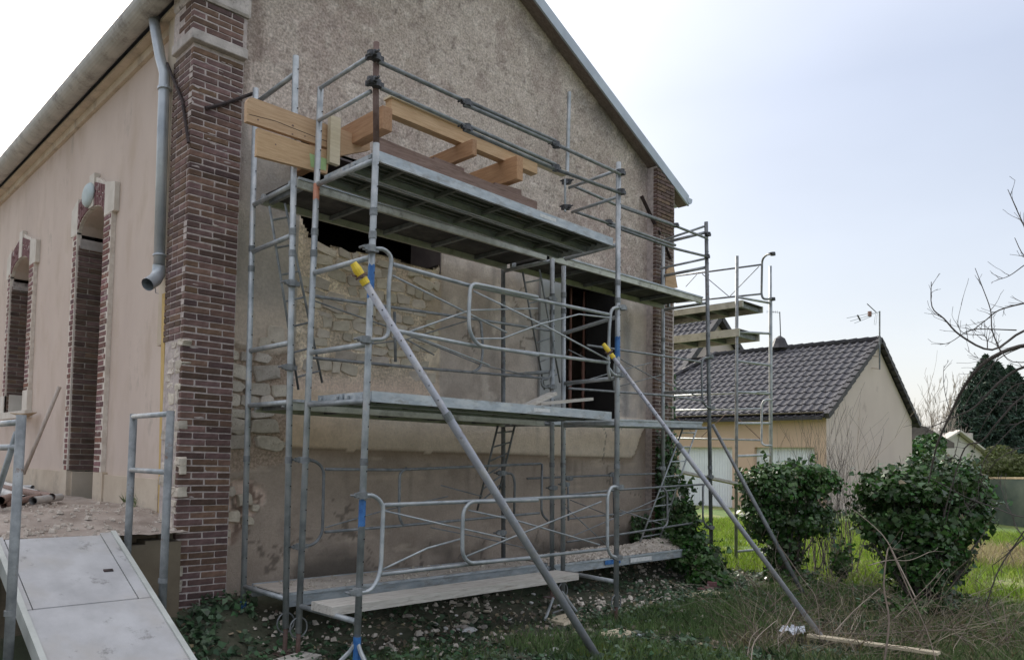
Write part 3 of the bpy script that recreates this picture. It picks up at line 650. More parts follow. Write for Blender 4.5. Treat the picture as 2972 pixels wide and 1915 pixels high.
MB().tube(pp, .047, 14).obj('pipe', M['zinc'], dp, smooth=True)
MB().tube([pp[-1], PX(460, 795, 2.50), PX(450, 812, 2.44), PX(428, 826, 2.36)], [.053, .056, .056, .056], 14, cap=False).obj('shoe', M['zinc'], dp, smooth=True)
for a, b in ((3, 4),):
    MB().tube([PX(477, 255, 2.50), PX(477, 262, 2.50)], .058, 14).obj('collar', M['zinc'], dp)
MB().tube([PX(463, 740, 2.50), PX(463, 744, 2.50)], .057, 14).obj('collar', M['zinc'], dp)
MB().tube([PX(447, 800, 2.56), PX(452, 850, 2.58), PX(470, 855, 2.60), PX(475, 820, 2.61)], .004, 5).obj('bracket', M['steel_d'], dp)

# ------------------------------------------------------------------ scaffold
R = .0245
def clampmb(mb, p, ax=(1, 0, 0), s_=1.):
    p = Vector(p); a = Vector(ax).normalized()
    mb.tube([p+Vector((0, 0, -.024)), p+Vector((0, 0, .024))], .037*s_, 10)
    mb.obox(p-a*.062*s_, p+a*.062*s_, .03, .034)
    mb.tube([p-a*.075*s_+Vector((0, -.02, .0)), p-a*.075*s_+Vector((0, .03, .0))], .009, 6)
def foot(parent, x, y, z, kind):
    if kind == 'tripod':
        mb = MB()
        for k in range(3):
            a = k*2*PI/3+.5; mb.tube([(x, y, z+.27), (x+.05*math.cos(a), y+.05*math.sin(a), z+.20), (x+.24*math.cos(a), y+.24*math.sin(a), z+.01)], .016, 7)
        mb.obj('tripod_foot', M['steel'], parent); MB().tube([(x, y, z+.02), (x, y, z+.30)], .028, 9).obj('foot_sleeve', M['blue'], parent)
    else:
        MB().tube([(x, y, z+.01), (x, y, z+.28)], .018, 9).obj('screw_jack', M['steel_r'], parent)
        MB().cbox(x-.07, x+.07, y-.07, y+.07, z, z+.008, .002).obj('base_plate', M['steel_r'], parent)
        mb = MB()
        ring = [(x+.075*math.cos(t), y, z+.24+.075*math.sin(t)) for t in np.linspace(0, 2*PI, 17)]
        mb.tube(ring, .006, 6, cap=False).obj('nut_handle', M['steel_d'], parent)
def frame(label, X, Yi, Yo, top_i, top_o, zg, trans, feet='jj', mats=('steel', 'steel'), holes=True, grp='scaffold frames standing along the gable', xoff=(0, 0, 0, 0)):
    t = thing('scaffold_uprights', label, 'scaffold frame', (X, Yo, zg), grp)
    tops = (top_i, top_o); P = {}
    for i, (Y, tp) in enumerate(((Yi, tops[0]), (Yo, tops[1]))):
        b = Vector((X+xoff[2*i], Y, zg+(.02 if feet[i] == '-' else .2))); a = Vector((X+xoff[2*i+1], Y, tp)); P[i] = (b, a)
        MB().tube([b, a], R, 12).obj('pole', M[mats[i]], t, smooth=True)
        mb = MB()
        for zz_ in (-.05, 1.55, 1.72):
            if zz_ < tp-.2:
                q = b.lerp(a, (zz_-b.z)/(a.z-b.z)); mb.tube([q, q+Vector((0, 0, .05))], R+.004, 12)
        mb.objs('joint_sleeve', M['steel_d'], t)
        if holes:
            mb = MB(); zz_ = b.z+.3
            while zz_ < tp-.1:
                q = b.lerp(a, (zz_-b.z)/(a.z-b.z)); mb.tube([q+Vector((.008, -R-.001, 0)), q+Vector((.008, -R+.01, 0))], .0055, 6); zz_ += .155
            mb.obj('pin_hole', M['dark'], t, kind='stuff')
        if feet[i] != '-': foot(t, b.x, Y, zg, 'tripod' if feet[i] == 't' else 'jack')
    for z in trans:
        q = [P[i][0].lerp(P[i][1], (z-P[i][0].z)/(P[i][1].z-P[i][0].z)) for i in (0, 1)]
        MB().tube([q[0]+Vector((0, -R, 0)), q[1]+Vector((0, R, 0))], .0205, 10).obj('transom', M['steel'], t, smooth=True)
    return t, P
zgF = lambda x, y: float(gz(np.array(x), np.array(y)))
fA, PA = frame('leftmost scaffold frame beside the brick pillar, on a blue sleeved tripod foot', 3.07, 5.72, 5.05, 3.13, 3.14, -1.5, [-1.08, .42, .88, 1.72, 3.0, 2.12], feet='tj', xoff=(.03, -.01, .03, -.03))
fA['label'] = 'leftmost scaffold frame beside the brick pillar, on a blue sleeved tripod foot'
fB, PB = frame('front scaffold frame at the left, outer pole rust brown above and blue painted', 3.17, 4.93, 4.22, 2.9, 2.24, -1.52, [-1.12, .40, .80, 1.42, 2.12], feet='jt', xoff=(-.03, .03, -.01, .05))
MB().tube([(3.22, 4.22, 2.241), (3.205, 4.22, 2.64), (3.20, 4.22, 2.97)], .0225, 12).obj('pole', M['steel_r'], fB, smooth=True)
fC, PC = frame('front scaffold frame at the right end of the front deck, blue marked outer pole', 6.19, 4.93, 4.22, 2.05, 2.93, -1.55, [-1.12, .40, .82, 2.12, .38], feet='jj', xoff=(.12, .07, .02, .0))
fD, PD = frame('middle wall side scaffold frame behind the blue marked pole', 6.24, 5.72, 5.05, 2.14, 2.14, -1.4, [-1.10, .40, .95, 2.12], feet='jj', mats=('steel_d', 'steel'), xoff=(.03, -.05, .04, -.02))
fF, PF = frame('rightmost gable scaffold frame in front of the ivy clad pillar', 9.52, 5.72, 5.05, 3.10, 3.26, -1.52, [-1.10, .50, 1.0, 2.17, 2.65, 3.12], feet='jj', mats=('steel', 'steel_d'), xoff=(.0, -.03, .08, -.08))
def paint(parent, p, q, m, r=R+.0012, a0=0, a1=2*PI, name='paint_mark'):
    # partial sleeve of paint on a tube
    p = Vector(p); q = Vector(q); d = (q-p).normalized(); u = d.cross(Vector((1, 0, 0))).normalized(); v = d.cross(u)
    n = 10; mb = MB(); vs = []
    for k in range(n+1):
        a = a0+(a1-a0)*k/n; o = (u*math.cos(a)+v*math.sin(a))*r
        e1 = rnd(-.015, .015); e2 = rnd(-.015, .015)
        vs += [p+o+d*e1, q+o+d*e2]
    mb.add(vs, [(2*k, 2*k+2, 2*k+3, 2*k+1) for k in range(n)]).obj(name, M[m], parent)
def onpole(Pp, z): return Pp[0].lerp(Pp[1], (z-Pp[0].z)/(Pp[1].z-Pp[0].z))
paint(fB, onpole(PB[1], -.48), onpole(PB[1], -.28), 'blue'); paint(fB, onpole(PB[1], 1.13), onpole(PB[1], 1.36), 'blue'); paint(fB, onpole(PB[0], 2.0), onpole(PB[0], 2.12), 'orange')
paint(fA, onpole(PA[1], 2.2), onpole(PA[1], 2.95), 'blue', a0=-.6, a1=1.2); paint(fC, onpole(PC[1], 1.02), onpole(PC[1], 1.22), 'blue')
paint(fF, PF[0][0].lerp(PF[0][1], .80), PF[0][0].lerp(PF[0][1], .94), 'blue', a0=-.4, a1=1)

# decks -------------------------------------------------------------
def steel_deck(label, X0, X1, Y0, Y1, z, n=2, top='deck_edge', grp='decks of the scaffold', x1b=None, z1=None, ribs=True, sticker=None):
    t = thing('scaffold_deck', label, 'scaffold deck', (X0, Y0, z), grp)
    z1 = z if z1 is None else z1
    w_ = (Y1-Y0-.02*(n-1))/n; sk = lambda x: z+(z1-z)*(x-X0)/(X1-X0)
    for k in range(n):
        a = Y0+k*(w_+.02); b = a+w_
        def beam(mb, y0, y1, za, zb2, xa=X0, xb=X1):
            mb.add([(x, y, sk(x)+zz_) for x in (xa, xb) for y, zz_ in ((y0, za), (y1, za), (y1, zb2), (y0, zb2))], [(0,1,2,3),(7,6,5,4),(0,4,5,1),(1,5,6,2),(2,6,7,3),(3,7,4,0)])
        mb = MB(); beam(mb, a+.004, b-.004, -.006, 0); mb.obj('plank', M[top], t)
        mb = MB(); beam(mb, a, a+.004, -.075, .002); beam(mb, b-.004, b, -.075, .002); beam(mb, a+.004, a+.022, -.075, -.071); beam(mb, b-.022, b-.004, -.075, -.071)
        mb.objs('side_rail', M['deck_edge'], t)
        mb = MB()
        if ribs:
            for r_ in range(1, 5): beam(mb, a+w_*r_/5-.008, a+w_*r_/5+.008, -.030, -.0065)
            q = X0+.28
            while q < X1-.1: mb.box(q, q+.03, a+.024, b-.024, sk(q)-.06, sk(q)-.031); q += .55
            mb.objs('stiffener', M['deck_under'], t)
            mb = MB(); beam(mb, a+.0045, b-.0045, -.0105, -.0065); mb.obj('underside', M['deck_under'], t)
        mb = MB().box(X0-.003, X0-.0005, a+.004, b-.004, sk(X0)-.072, sk(X0)-.001).box(X1+.0005, X1+.003, a+.004, b-.004, sk(X1)-.072, sk(X1)-.001); mb.objs('end_cap', M['deck_edge'], t)
        mb = MB()
        for x in (X0-.03, X1+.005):
            for y in (a+.06, b-.06): mb.cbox(x, x+.025, y-.014, y+.014, sk(x)-.05, sk(x)-.018, .003)
        mb.objs('hook', M['steel'], t)
    if sticker:
        MB().box(sticker, sticker+.22, Y0-.0015, Y0, sk(sticker)-.05, sk(sticker)-.02).obj('sticker', M['label'], t)
    return t
steel_deck('upper front scaffold deck of two ribbed steel planks, carrying the joist beams', 3.25, 6.14, 4.24, 4.92, 2.205, z1=2.175, sticker=5.05)
steel_deck('middle front scaffold deck with two loose boards lying on its right end', 3.25, 6.14, 4.24, 4.92, .475, top='deck_dusty', z1=.49, sticker=5.0)
def ply_deck(label, X0, X1, Y0, Y1, z, dusty='ply_dark', h=.075, edge='deck_alu', z1=None):
    t = thing('scaffold_deck', label, 'scaffold deck', (X0, Y0, z), 'decks of the scaffold')
    z1 = z if z1 is None else z1; sk = lambda x: z+(z1-z)*(x-X0)/(X1-X0)
    def beam(mb, y0, y1, za, zb2): mb.add([(x, y, sk(x)+zz_) for x in (X0, X1) for y, zz_ in ((y0, za), (y1, za), (y1, zb2), (y0, zb2))], [(0,1,2,3),(7,6,5,4),(0,4,5,1),(1,5,6,2),(2,6,7,3),(3,7,4,0)])
    mb = MB(); beam(mb, Y0, Y0+.03, -h, .005); beam(mb, Y1-.03, Y1, -h, .005); mb.objs('side_rail', M[edge], t)
    mb = MB(); beam(mb, Y0-.012, Y0, -.012, .008); mb.obj('top_lip', M['deck_edge'], t)
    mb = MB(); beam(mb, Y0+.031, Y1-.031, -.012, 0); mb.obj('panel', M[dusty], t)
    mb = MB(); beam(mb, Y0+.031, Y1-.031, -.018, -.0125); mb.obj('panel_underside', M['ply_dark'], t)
    mb = MB(); q = X0+.06
    while q < X1-.1: mb.box(q, q+.035, Y0+.0305, Y1-.0305, sk(q)-.06, sk(q)-.022); q += .62
    mb.objs('crossbar', M['steel_d'], t)
    mb = MB()
    for x in (X0-.035, X1+.003):
        for y in (Y0+.08, Y1-.08): mb.cbox(x, x+.032, y-.018, y+.018, sk(x)-.055, sk(x)-.01, .003)
    mb.objs('hook', M['steel'], t); return t
ply_deck('upper wall side deck with dark plywood underside, left bay above the broken wall hole', 3.12, 6.18, 5.09, 5.68, 2.20)
ply_deck('upper wall side deck of the right bay with yellowish edge above the dark doorway', 6.26, 9.42, 5.09, 5.68, 2.21, z1=2.24)
ply_deck('middle wall side deck of the left bay under the bare stone patch', 3.12, 6.18, 5.09, 5.68, .44, z1=.45)
ply_deck('middle wall side deck of the right bay under the doorway', 6.30, 9.42, 5.09, 5.68, .47, z1=.57, edge='deck_edge')
ply_deck('lowest left deck covered with pale plaster dust', 3.14, 6.24, 5.09, 5.66, -1.055, dusty='deck_dusty', h=.10, edge='deck_edge')
dR = ply_deck('lowest right deck heaped with plaster rubble, blue mark on its edge', 6.32, 9.56, 5.09, 5.68, -1.08, dusty='deck_dusty', h=.095, edge='deck_edge', z1=-1.07)
MB().box(7.25, 7.55, 5.0765, 5.078, -1.14, -1.09).obj('paint_mark', M['blue'], dR)
MB().box(7.75, 8.2, 5.0765, 5.078, -1.15, -1.10).obj('sticker', M['label'], dR)
# lone pale plank at the bottom front
mb = MB(); a, b = Vector((3.12, 4.60, -1.085)), Vector((5.98, 4.62, -1.085)); mb.obox(a, b, .27, .06)
tag(mb.obj('steel_plank', M['wood_p']), 'single pale plank lying low across the transoms in front of the lowest deck', 'plank')

# guardrails -----------------------------------------------------------
def guard(label, Y, rails, posts, braces, clamps, r=.0155, m='steel', grp='hooked guardrails of the scaffold', dy=0):
    t = thing('guardrail', label, 'guardrail', tuple(PY(*posts[0][0], Y)), grp)
    for q in rails: MB().tube([PY(x, y, Y) for x, y in q], r, 9).obj('rail', M[m], t, smooth=True)
    for q in posts: MB().tube(fillet([PY(x, y, Y-.004) for x, y in q], .07), r, 9).obj('hooked_post', M[m], t, smooth=True)
    for q in braces: MB().tube([PY(x, y, Y+.014) for x, y in q], r*.5, 6).obj('brace', M[m+'' if m == 'steel' else m], t, smooth=True)
    for x, y in clamps:
        mb = MB(); clampmb(mb, PY(x, y, Y)+Vector((0, 0, 0))); mb.obj('clamp', M['steel_d'], t)
    return t
# mid level, front row : zoomed traces
guard('front guardrail above the middle deck, left telescopic half', 4.20,
      [[(1140, 767), (1375, 832), (1768, 913)], [(1152, 960), (1375, 1003), (1768, 1053)]],
      [[(1075, 722), (1115, 722), (1137, 745), (1128, 830), (1128, 970), (1110, 985), (1060, 986)], [(1771, 1100), (1765, 1075), (1768, 960), (1773, 895), (1800, 891)], [(1768, 1070), (1780, 1088), (1803, 1090)]],
      [[(1140, 800), (1300, 880), (1470, 965)], [(1140, 980), (1365, 900), (1560, 895)], [(1150, 955), (1420, 1060)]],
      [(1076, 722), (1061, 986), (1806, 893), (1802, 1088)])
guard('front guardrail above the middle deck, right telescopic half with rounded left end', 4.16,
      [], [[(1560, 862), (1400, 828), (1365, 822), (1361, 900), (1361, 960), (1385, 1002), (1560, 1030)]],
      [[(1375, 845), (1590, 950), (1768, 1045)], [(1380, 983), (1458, 982), (1570, 940), (1680, 912), (1768, 922)]], [])
# low level, front row
guard('front guardrail below the middle deck, left half hooked to the blue marked pole', 4.20,
      [[(1113, 1465), (1330, 1456), (1759, 1436)], [(1105, 1666), (1330, 1640), (1759, 1592)]],
      [[(1045, 1437), (1085, 1435), (1113, 1462), (1106, 1640), (1098, 1680), (1075, 1715), (1030, 1720)], [(1795, 1412), (1772, 1412), (1763, 1440), (1763, 1590), (1772, 1612), (1795, 1618)]],
      [[(1118, 1482), (1280, 1520), (1470, 1562)], [(1110, 1652), (1240, 1590), (1340, 1562)], [(1360, 1480), (1500, 1510), (1740, 1580)]],
      [(1052, 1437), (1037, 1717), (1797, 1413), (1793, 1617)])
guard('front guardrail below the middle deck, right half with rounded left end', 4.16,
      [], [[(1560, 1451), (1365, 1455), (1344, 1480), (1342, 1560), (1342, 1610), (1362, 1634), (1560, 1617)]],
      [[(1350, 1615), (1520, 1545), (1745, 1455)]], [])
# row 1 (wall side) guard pieces, slightly farther
guard('rear guardrail above the middle deck seen behind the sloping prop', 5.02,
      [[(915, 860), (1390, 928), (1600, 960)], [(905, 1038), (1220, 1068), (1585, 1098)]],
      [[(1375, 922), (1395, 930), (1402, 1010), (1395, 1068), (1370, 1080)], [(1602, 880), (1600, 960), (1606, 1010), (1596, 1100), (1570, 1100), (1575, 1125), (1604, 1122)], [(1145, 905), (1148, 1050)]],
      [[(912, 873), (1130, 950), (1400, 1060), (1560, 1095)], [(900, 1022), (1180, 985), (1375, 925)], [(1180, 985), (1260, 1030)]],
      [(848, 822), (840, 1066), (1604, 868), (1602, 1122)], m='steel_d', r=.013)
guard('rear guardrail of the right bay above the middle deck', 5.02,
      [[(1705, 1002), (1925, 1033), (2033, 1050)], [(1650, 1127), (1930, 1147), (2038, 1162)]],
      [[(2060, 1036), (2040, 1040), (2036, 1060), (2038, 1160), (2050, 1182), (2068, 1184)], [(1790, 1040), (1782, 1060), (1782, 1130), (1795, 1150)]],
      [[(1650, 1015), (1720, 1050)], [(1770, 1025), (1905, 1100), (2025, 1150)], [(1645, 1120), (1780, 1080), (1890, 1052)], [(1800, 1120), (1930, 1085)]],
      [(2062, 1034), (2066, 1183)], m='steel_d', r=.013)
guard('rear low guardrail of the left bay, hooked to a front frame pole', 5.02,
      [[(945, 1361), (1150, 1363), (1570, 1345)], [(943, 1543), (1150, 1526), (1565, 1488)]],
      [[(875, 1334), (915, 1336), (940, 1360), (936, 1545), (918, 1575), (875, 1590)], [(1180, 1358), (1160, 1372), (1158, 1500), (1170, 1525)], [(1458, 1372), (1488, 1374), (1494, 1400), (1492, 1490)], [(1573, 1345), (1571, 1490), (1590, 1510)]],
      [[(945, 1530), (1110, 1482), (1300, 1440)], [(1280, 1408), (1400, 1440)], [(1250, 1530), (1400, 1560), (1560, 1598)]],
      [(878, 1334), (872, 1585), (1605, 1415), (1456, 1372), (1455, 1545)], m='steel_d', r=.0125)
guard('rear low guardrail of the right bay above the rubble heaped deck', 5.02,
      [[(1640, 1437), (1790, 1421), (2040, 1405)], [(1645, 1572), (1800, 1550), (2042, 1512)]],
      [[(2060, 1400), (2040, 1405), (2040, 1510), (2052, 1528), (2066, 1530)], [(1925, 1415), (1936, 1430), (1938, 1520), (1920, 1535)]],
      [[(1650, 1560), (1790, 1500), (1935, 1435)], [(1800, 1480), (1920, 1520)], [(1640, 1470), (1760, 1580)]],
      [(2062, 1383), (2064, 1530), (1922, 1358), (1640, 1405)], m='steel_d', r=.0125)
guard('wall side guardrail behind the low right bay', 5.66, [[(1530, 1388), (1780, 1378), (1900, 1374)], [(1650, 1505), (1780, 1492), (1895, 1475)]],
      [[(1648, 1400), (1650, 1510)], [(1780, 1375), (1782, 1500)]], [[(1655, 1450), (1780, 1500)]], [(1652, 1388), (1776, 1378), (1780, 1375)], m='steel_d', r=.0125)
# upper telescopic rails with couplers
def tele(label, Y, segs, cl, dz=.0):
    t = thing('telescopic_rail', label, 'guard tube', tuple(PY(*segs[0][0], Y)), 'telescopic guard tubes of the top deck')
    for q in segs: MB().tube([PY(x, y, Y) for x, y in q], .0165, 9).obj('tube', M['steel_d'], t, smooth=True)
    for x, y in cl:
        mb = MB(); clampmb(mb, PY(x, y, Y), s_=.9); mb.obj('coupler', M['clamp'], t)
tele('topmost front guard tube of the upper deck', 4.19, [[(1100, 180), (1360, 299)], [(1348, 303), (1617, 421)], [(1360, 296), (1612, 410)], [(1617, 421), (1800, 505)]], [(1093, 167), (1355, 300), (1614, 421), (1803, 500)])
tele('second front guard tube of the upper deck, below the topmost one', 4.19, [[(1105, 256), (1360, 370)], [(1348, 376), (1610, 490)], [(1360, 366), (1612, 478)], [(1610, 490), (1800, 560)]], [(1093, 244), (1355, 371), (1614, 488), (1804, 557)])
tele('upper front guard tube of the right bay, ending at the rightmost frame', 5.02, [[(1665, 540), (1800, 600)], [(1790, 592), (1948, 650)], [(1800, 600), (1960, 656), (2052, 692)]], [(1645, 528), (1962, 654), (2055, 680)])
tele('lower front guard tube of the right bay, ending at the rightmost frame', 5.02, [[(1670, 615), (1765, 648)], [(1765, 645), (1960, 712)], [(1765, 652), (1960, 722), (2050, 744)]], [(1643, 602), (1768, 645), (2052, 744)])
def eguard(label, segs, cl, grp='end guard tubes of the top deck'):
    t = thing('end_guard_tube', label, 'guard tube', tuple(segs[0][0]), grp)
    for q in segs: MB().tube(q, .016, 9).obj('tube', M['steel'], t, smooth=True)
    for p in cl:
        mb = MB(); clampmb(mb, p, (0, 1, 0), .9); mb.obj('coupler', M['clamp'], t)
eguard('end guard tubes at the left end of the upper front deck', [[PY(930, 256, 4.91), PY(1076, 162, 4.24)], [PY(925, 350, 4.91), PY(1076, 266, 4.24)]], [PY(1078, 160, 4.2), PY(1078, 236, 4.2)])
eguard('end guard tubes at the right end of the upper front deck', [[PY(1652, 545, 4.92), PY(1790, 495, 4.22)], [PY(1660, 616, 4.92), PY(1795, 571, 4.22)]], [PY(1645, 528, 4.95), PY(1643, 602, 4.95)])
MB().tube([PY(1640, 520, 4.95), PY(1640, 615, 4.95)], .012, 7).obj('tube', M['steel'], bpy.data.objects['end_guard_tube.001'])
eguard('end guard tubes beside the right brick pillar, against the sky', [[PY(1918, 700, 5.70), PY(2050, 655, 5.08)], [PY(1915, 780, 5.70), PY(2050, 750, 5.08)]], [])
tag(MB().tube([PY(1652, 268, 5.82), PY(1646, 500, 5.82)], .024, 10).obj('scaffold_tube', M['steel']), 'bluish upright tube standing alone against the roughcast above the right joist', 'tube')
# ladders
def ladder(label, a0, a1, b0, b1, Y0, Y1, n=5, r=.011, m='steel_d'):
    t = thing('access_ladder', label, 'ladder', tuple(PY(*a1, Y1)), 'steel ladders inside the scaffold')
    A0, A1, B0, B1 = PY(*a0, Y0), PY(*a1, Y1), PY(*b0, Y0), PY(*b1, Y1)
    for p, q in ((A0, A1), (B0, B1)): MB().tube([p, q], r, 8).obj('stile', M[m], t, smooth=True)
    for i in range(n):
        k = (i+.5)/n; MB().tube([A0.lerp(A1, k), B0.lerp(B1, k)], r*.8, 7).obj('rung', M[m], t)
ladder('steel ladder leaning at the left end between middle and upper decks', (782, 598), (866, 1130), (827, 590), (935, 1110), 5.3, 5.65, 7)
ladder('steel ladder leaning in front of the pale panel left of the doorway', (1517, 790), (1580, 1130), (1566, 782), (1625, 1110), 5.3, 5.65, 6)
ladder('steel ladder between the lowest and middle decks, behind the sloping prop', (1445, 1235), (1385, 1480), (1494, 1235), (1450, 1420), 5.3, 5.6, 6)
ladder('pale steel ladder at the right end in front of the ivy clad pillar', (1985, 1235), (1855, 1580), (2025, 1235), (1912, 1570), 5.3, 5.5, 8, m='steel')
# props
def prop(label, A, B, r, m, ycap=None):
    t = thing('push_pull_prop', label, 'prop', tuple(B), None)
    A = Vector(A); B = Vector(B)
    MB().tube([A, A.lerp(B, .33), A.lerp(B, .335), B], [r*.86, r*.86, r, r], 14).obj('tube', M[m], t, smooth=True)
    q_ = A.lerp(B, .333); d = (A-B).normalized(); MB().tube([q_-d*.03, q_+d*.03], r*1.12, 12).obj('threaded_collar', M['steel_d'], t)
    mb = MB(); n_ = int((A-B).length*.33/.11)
    for i in range(1, n_): c_ = A.lerp(B, .33*i/n_); mb.tube([c_+Vector((-.7, -.7, 0)).normalized()*(r*.86-.003), c_+Vector((-.7, -.7, 0)).normalized()*(r*.86+.0012)], .0055, 6)
    mb.obj('pin_hole', M['dark'], t, kind='stuff')
    if ycap:
        d = (A-B).normalized(); MB().tube([A-d*.035, A+d*.01], r*1.05, 12).obj('yellow_band', M['yellow'], t)
        MB().tube([A+d*.022, A+d*.035], r*1.5, 12).obj('collar', M['steel_r'], t)
        MB().tube([A+d*.036, A+d*.08, A+d*.13], [r*1.05, r*1.1, r*.8], 12).obj('cap', M['yellow'], t)
        MB().tube([A+d*.03-Vector((.07, 0, .01)), A+d*.03+Vector((.1, .06, .01))], .007, 6).obj('pin', M['steel_r'], t)
    return t
prop('thick lilac grey sloping prop with yellow cap, nearest the camera', PY(1055, 812, 4.10), PZ(1745, 1925, -1.50), .030, 'prop_grey', True)
prop('thinner sloping prop with yellow tip, from the blue marked pole to the brambles', PY(1775, 1030, 4.10), PZ(2400, 1868, -1.50), .021, 'prop_grey', True)
prop('dark sloping tube from the rightmost frame down to the ivy', PY(2068, 1232, 4.95), PZ(2330, 1720, -1.42), .024, 'steel_d')
tag(MB().tube([PY(1635, 968, 4.90), PY(1790, 920, 4.24)], .02, 10).obj('transom_tube', M['steel']), 'short grey cross tube with blue paint beside the doorway', 'tube')
# side scaffold on the right wall
sf = thing('scaffold_uprights', 'tall ladder frame seen against the sky and tiled roof, right of the gable', 'scaffold frame', (11.4, 5.5, -1.6))
t1, t2 = 11.8, 12.2
a0, a1 = PT(2139, 743, t1), PT(2136, 1670, t1); b0, b1 = PT(2236, 772, t2), PT(2238, 1670, t2)
a1.z = min(a1.z, -1.55)
MB().tube([a0, a1], .025, 10).obj('pole', M['steel_d'], sf, smooth=True); MB().tube([b0, b0.lerp(b1, .1), b0.lerp(b1, .1)+Vector((0, 0, -.01)), b1], [.022, .022, .028, .028], 10).obj('pole', M['steel'], sf, smooth=True)
for y1_, y2_ in ((862, 880), (963, 968), (1047, 1060), (1137, 1142), (1228, 1228), (1323, 1320), (1600, 1590)):
    MB().tube([PT(2139, y1_, t1), PT(2237, y2_, t2)], .02, 8).obj('transom', M['steel'], sf, smooth=True)
def deck_far(label, x0, y0, x1, y1, h):
    # deck running away behind the hall
    n0 = PT(x1, y1, 12.0); d = Vector((0, 1, 0)); t = thing('scaffold_deck', label, 'scaffold deck', tuple(n0), 'decks of the scaffold')
    z = n0.z; X0 = n0.x-.05
    MB().box(X0-.35, X0-.32, n0.y, n0.y+4, z-h, z).box(X0+.32, X0+.35, n0.y, n0.y+4, z-h, z).objs('side_rail', M['deck_alu'], t)
    MB().box(X0-.319, X0+.319, n0.y, n0.y+4, z-.02, z-.004).obj('panel', M['ply_dark'], t)
    mb = MB(); q = n0.y+.05
    while q < n0.y+3.9: mb.box(X0-.319, X0+.319, q, q+.04, z-h+.01, z-.03); q += .5
    mb.objs('crossbar', M['steel_d'], t)
deck_far('high deck of the side scaffold, edge on against the sky', 1965, 905, 2190, 882, .10)
deck_far('second deck of the side scaffold, in front of the far dark roof', 1965, 985, 2180, 962, .12)
t = thing('guardrail', 'gooseneck guardrail of the side scaffold, curved top against the sky', 'guardrail', tuple(PX(2212, 1000, 11.9)), 'hooked guardrails of the scaffold')
XX = 11.9
for q in ([(1962, 801), (2210, 768)], [(1962, 878), (2210, 853)]): MB().tube([PX(x, y, XX) for x, y in q], .015, 8).obj('rail', M['steel_d'], t, smooth=True)
MB().tube(fillet([PX(2247, 736, XX-.3), PX(2225, 739, XX-.1), PX(2212, 752, XX), PX(2210, 855, XX), PX(2215, 868, XX), PX(2240, 868, XX+.1)], .12), .017, 9).obj('hooked_post', M['steel_d'], t, smooth=True)
for q in ([(1990, 832), (2022, 797)], [(2038, 795), (2115, 860)], [(2118, 860), (2203, 773)]): MB().tube([PX(x, y, XX+.02) for x, y in q], .007, 6).obj('brace', M['steel_d'], t)
mb = MB(); clampmb(mb, PX(2243, 737, XX-.3)); mb.obj('clamp', M['clamp'], t); mb = MB(); clampmb(mb, PX(2243, 868, 12.1)); mb.obj('clamp', M['clamp'], t)
t = thing('guardrail', 'lower guardrail of the side scaffold in front of the tiled roof', 'guardrail', tuple(PX(2212, 1200, 11.9)), 'hooked guardrails of the scaffold')
for q in ([(1958, 1190), (2210, 1186)], [(1955, 1271), (2208, 1277)], [(1958, 1148), (2225, 1136)]): MB().tube([PX(x, y, XX) for x, y in q], .015, 8).obj('rail', M['steel'], t, smooth=True)
MB().tube(fillet([PX(2240, 1160, XX+.1), PX(2218, 1160, XX), PX(2211, 1175, XX), PX(2210, 1285, XX), PX(2218, 1292, XX), PX(2240, 1293, XX+.1)], .08), .016, 9).obj('hooked_post', M['steel'], t, smooth=True)
for q in ([(1960, 1208), (2020, 1265)], [(2035, 1268), (2108, 1200)], [(2128, 1200), (2208, 1275)]): MB().tube([PX(x, y, XX+.02) for x, y in q], .006, 6).obj('brace', M['steel_r'], t)

# timber formwork on the top deck ---------------------------------------
G = 'new timber parts on the top deck'
def plank_px(name, label, a, b, ya, yb, w_, h, m, cat='timber beam', grp=None, up=(0, 0, 1)):
    o = MB().obox(PY(*a, ya), PY(*b, yb), w_, h, up=up).obj(name, M[m]); return tag(o, label, cat, grp)
def yboard(name, label, poly, Y, th, m, cat='board'):
    P = [PY(x, y, Y) for x, y in poly]; mb = MB(); mb.prism([(p.x, p.z) for p in P], Y, Y+th, 1)
    return tag(mb.obj(name, M[m], recalc=True), label, cat)
yboard('timber_board', 'upper orange pine board with rounded corner, at the left end of the scaffold', [(722, 285), (735, 284), (957, 365), (957, 431), (716, 352), (717, 295)], 4.99, .04, 'wood')
gb = yboard('timber_board', 'lower pine board with green paint mark, under the rounded one', [(748, 372), (957, 440), (950, 505), (745, 452)], 4.985, .035, 'wood')
for kx, ky, kr in ((850, 365, .008), (849, 390, .006), (749, 348, .006), (885, 396, .005), (800, 420, .005)):
    p = PY(kx, ky, 4.9895 if ky < 400 else 4.9845); MB().prism([(p.x+kr*1.3*math.cos(t*PI/5), p.z+kr*math.sin(t*PI/5)) for t in range(10)], p.y-.0015, p.y+.001, 1).obj('knot', M['wood_x'], gb)
MB().tube([PY(722, 332, 4.9895), PY(800, 352, 4.9895), PY(880, 384, 4.9895), PY(952, 412, 4.9895)], .0022, 4).obj('split', M['iron'], gb)
P = [PY(x, y, 4.984) for x, y in ((898, 445), (948, 462), (946, 496), (902, 484))]
MB().add([(p.x, 4.9835, p.z) for p in P], [(0, 1, 2, 3)]).obj('paint_mark', M['green_paint'], gb)
yboard('timber_post', 'short upright pine post nailed over the two boards at the left', [(961, 335), (990, 343), (986, 480), (957, 470)], 4.93, .045, 'wood_e', 'post')
yboard('timber_board', 'orange pine board continuing right of the short upright post', [(990, 375), (1074, 405), (1074, 436), (988, 452)], 5.0, .04, 'wood')
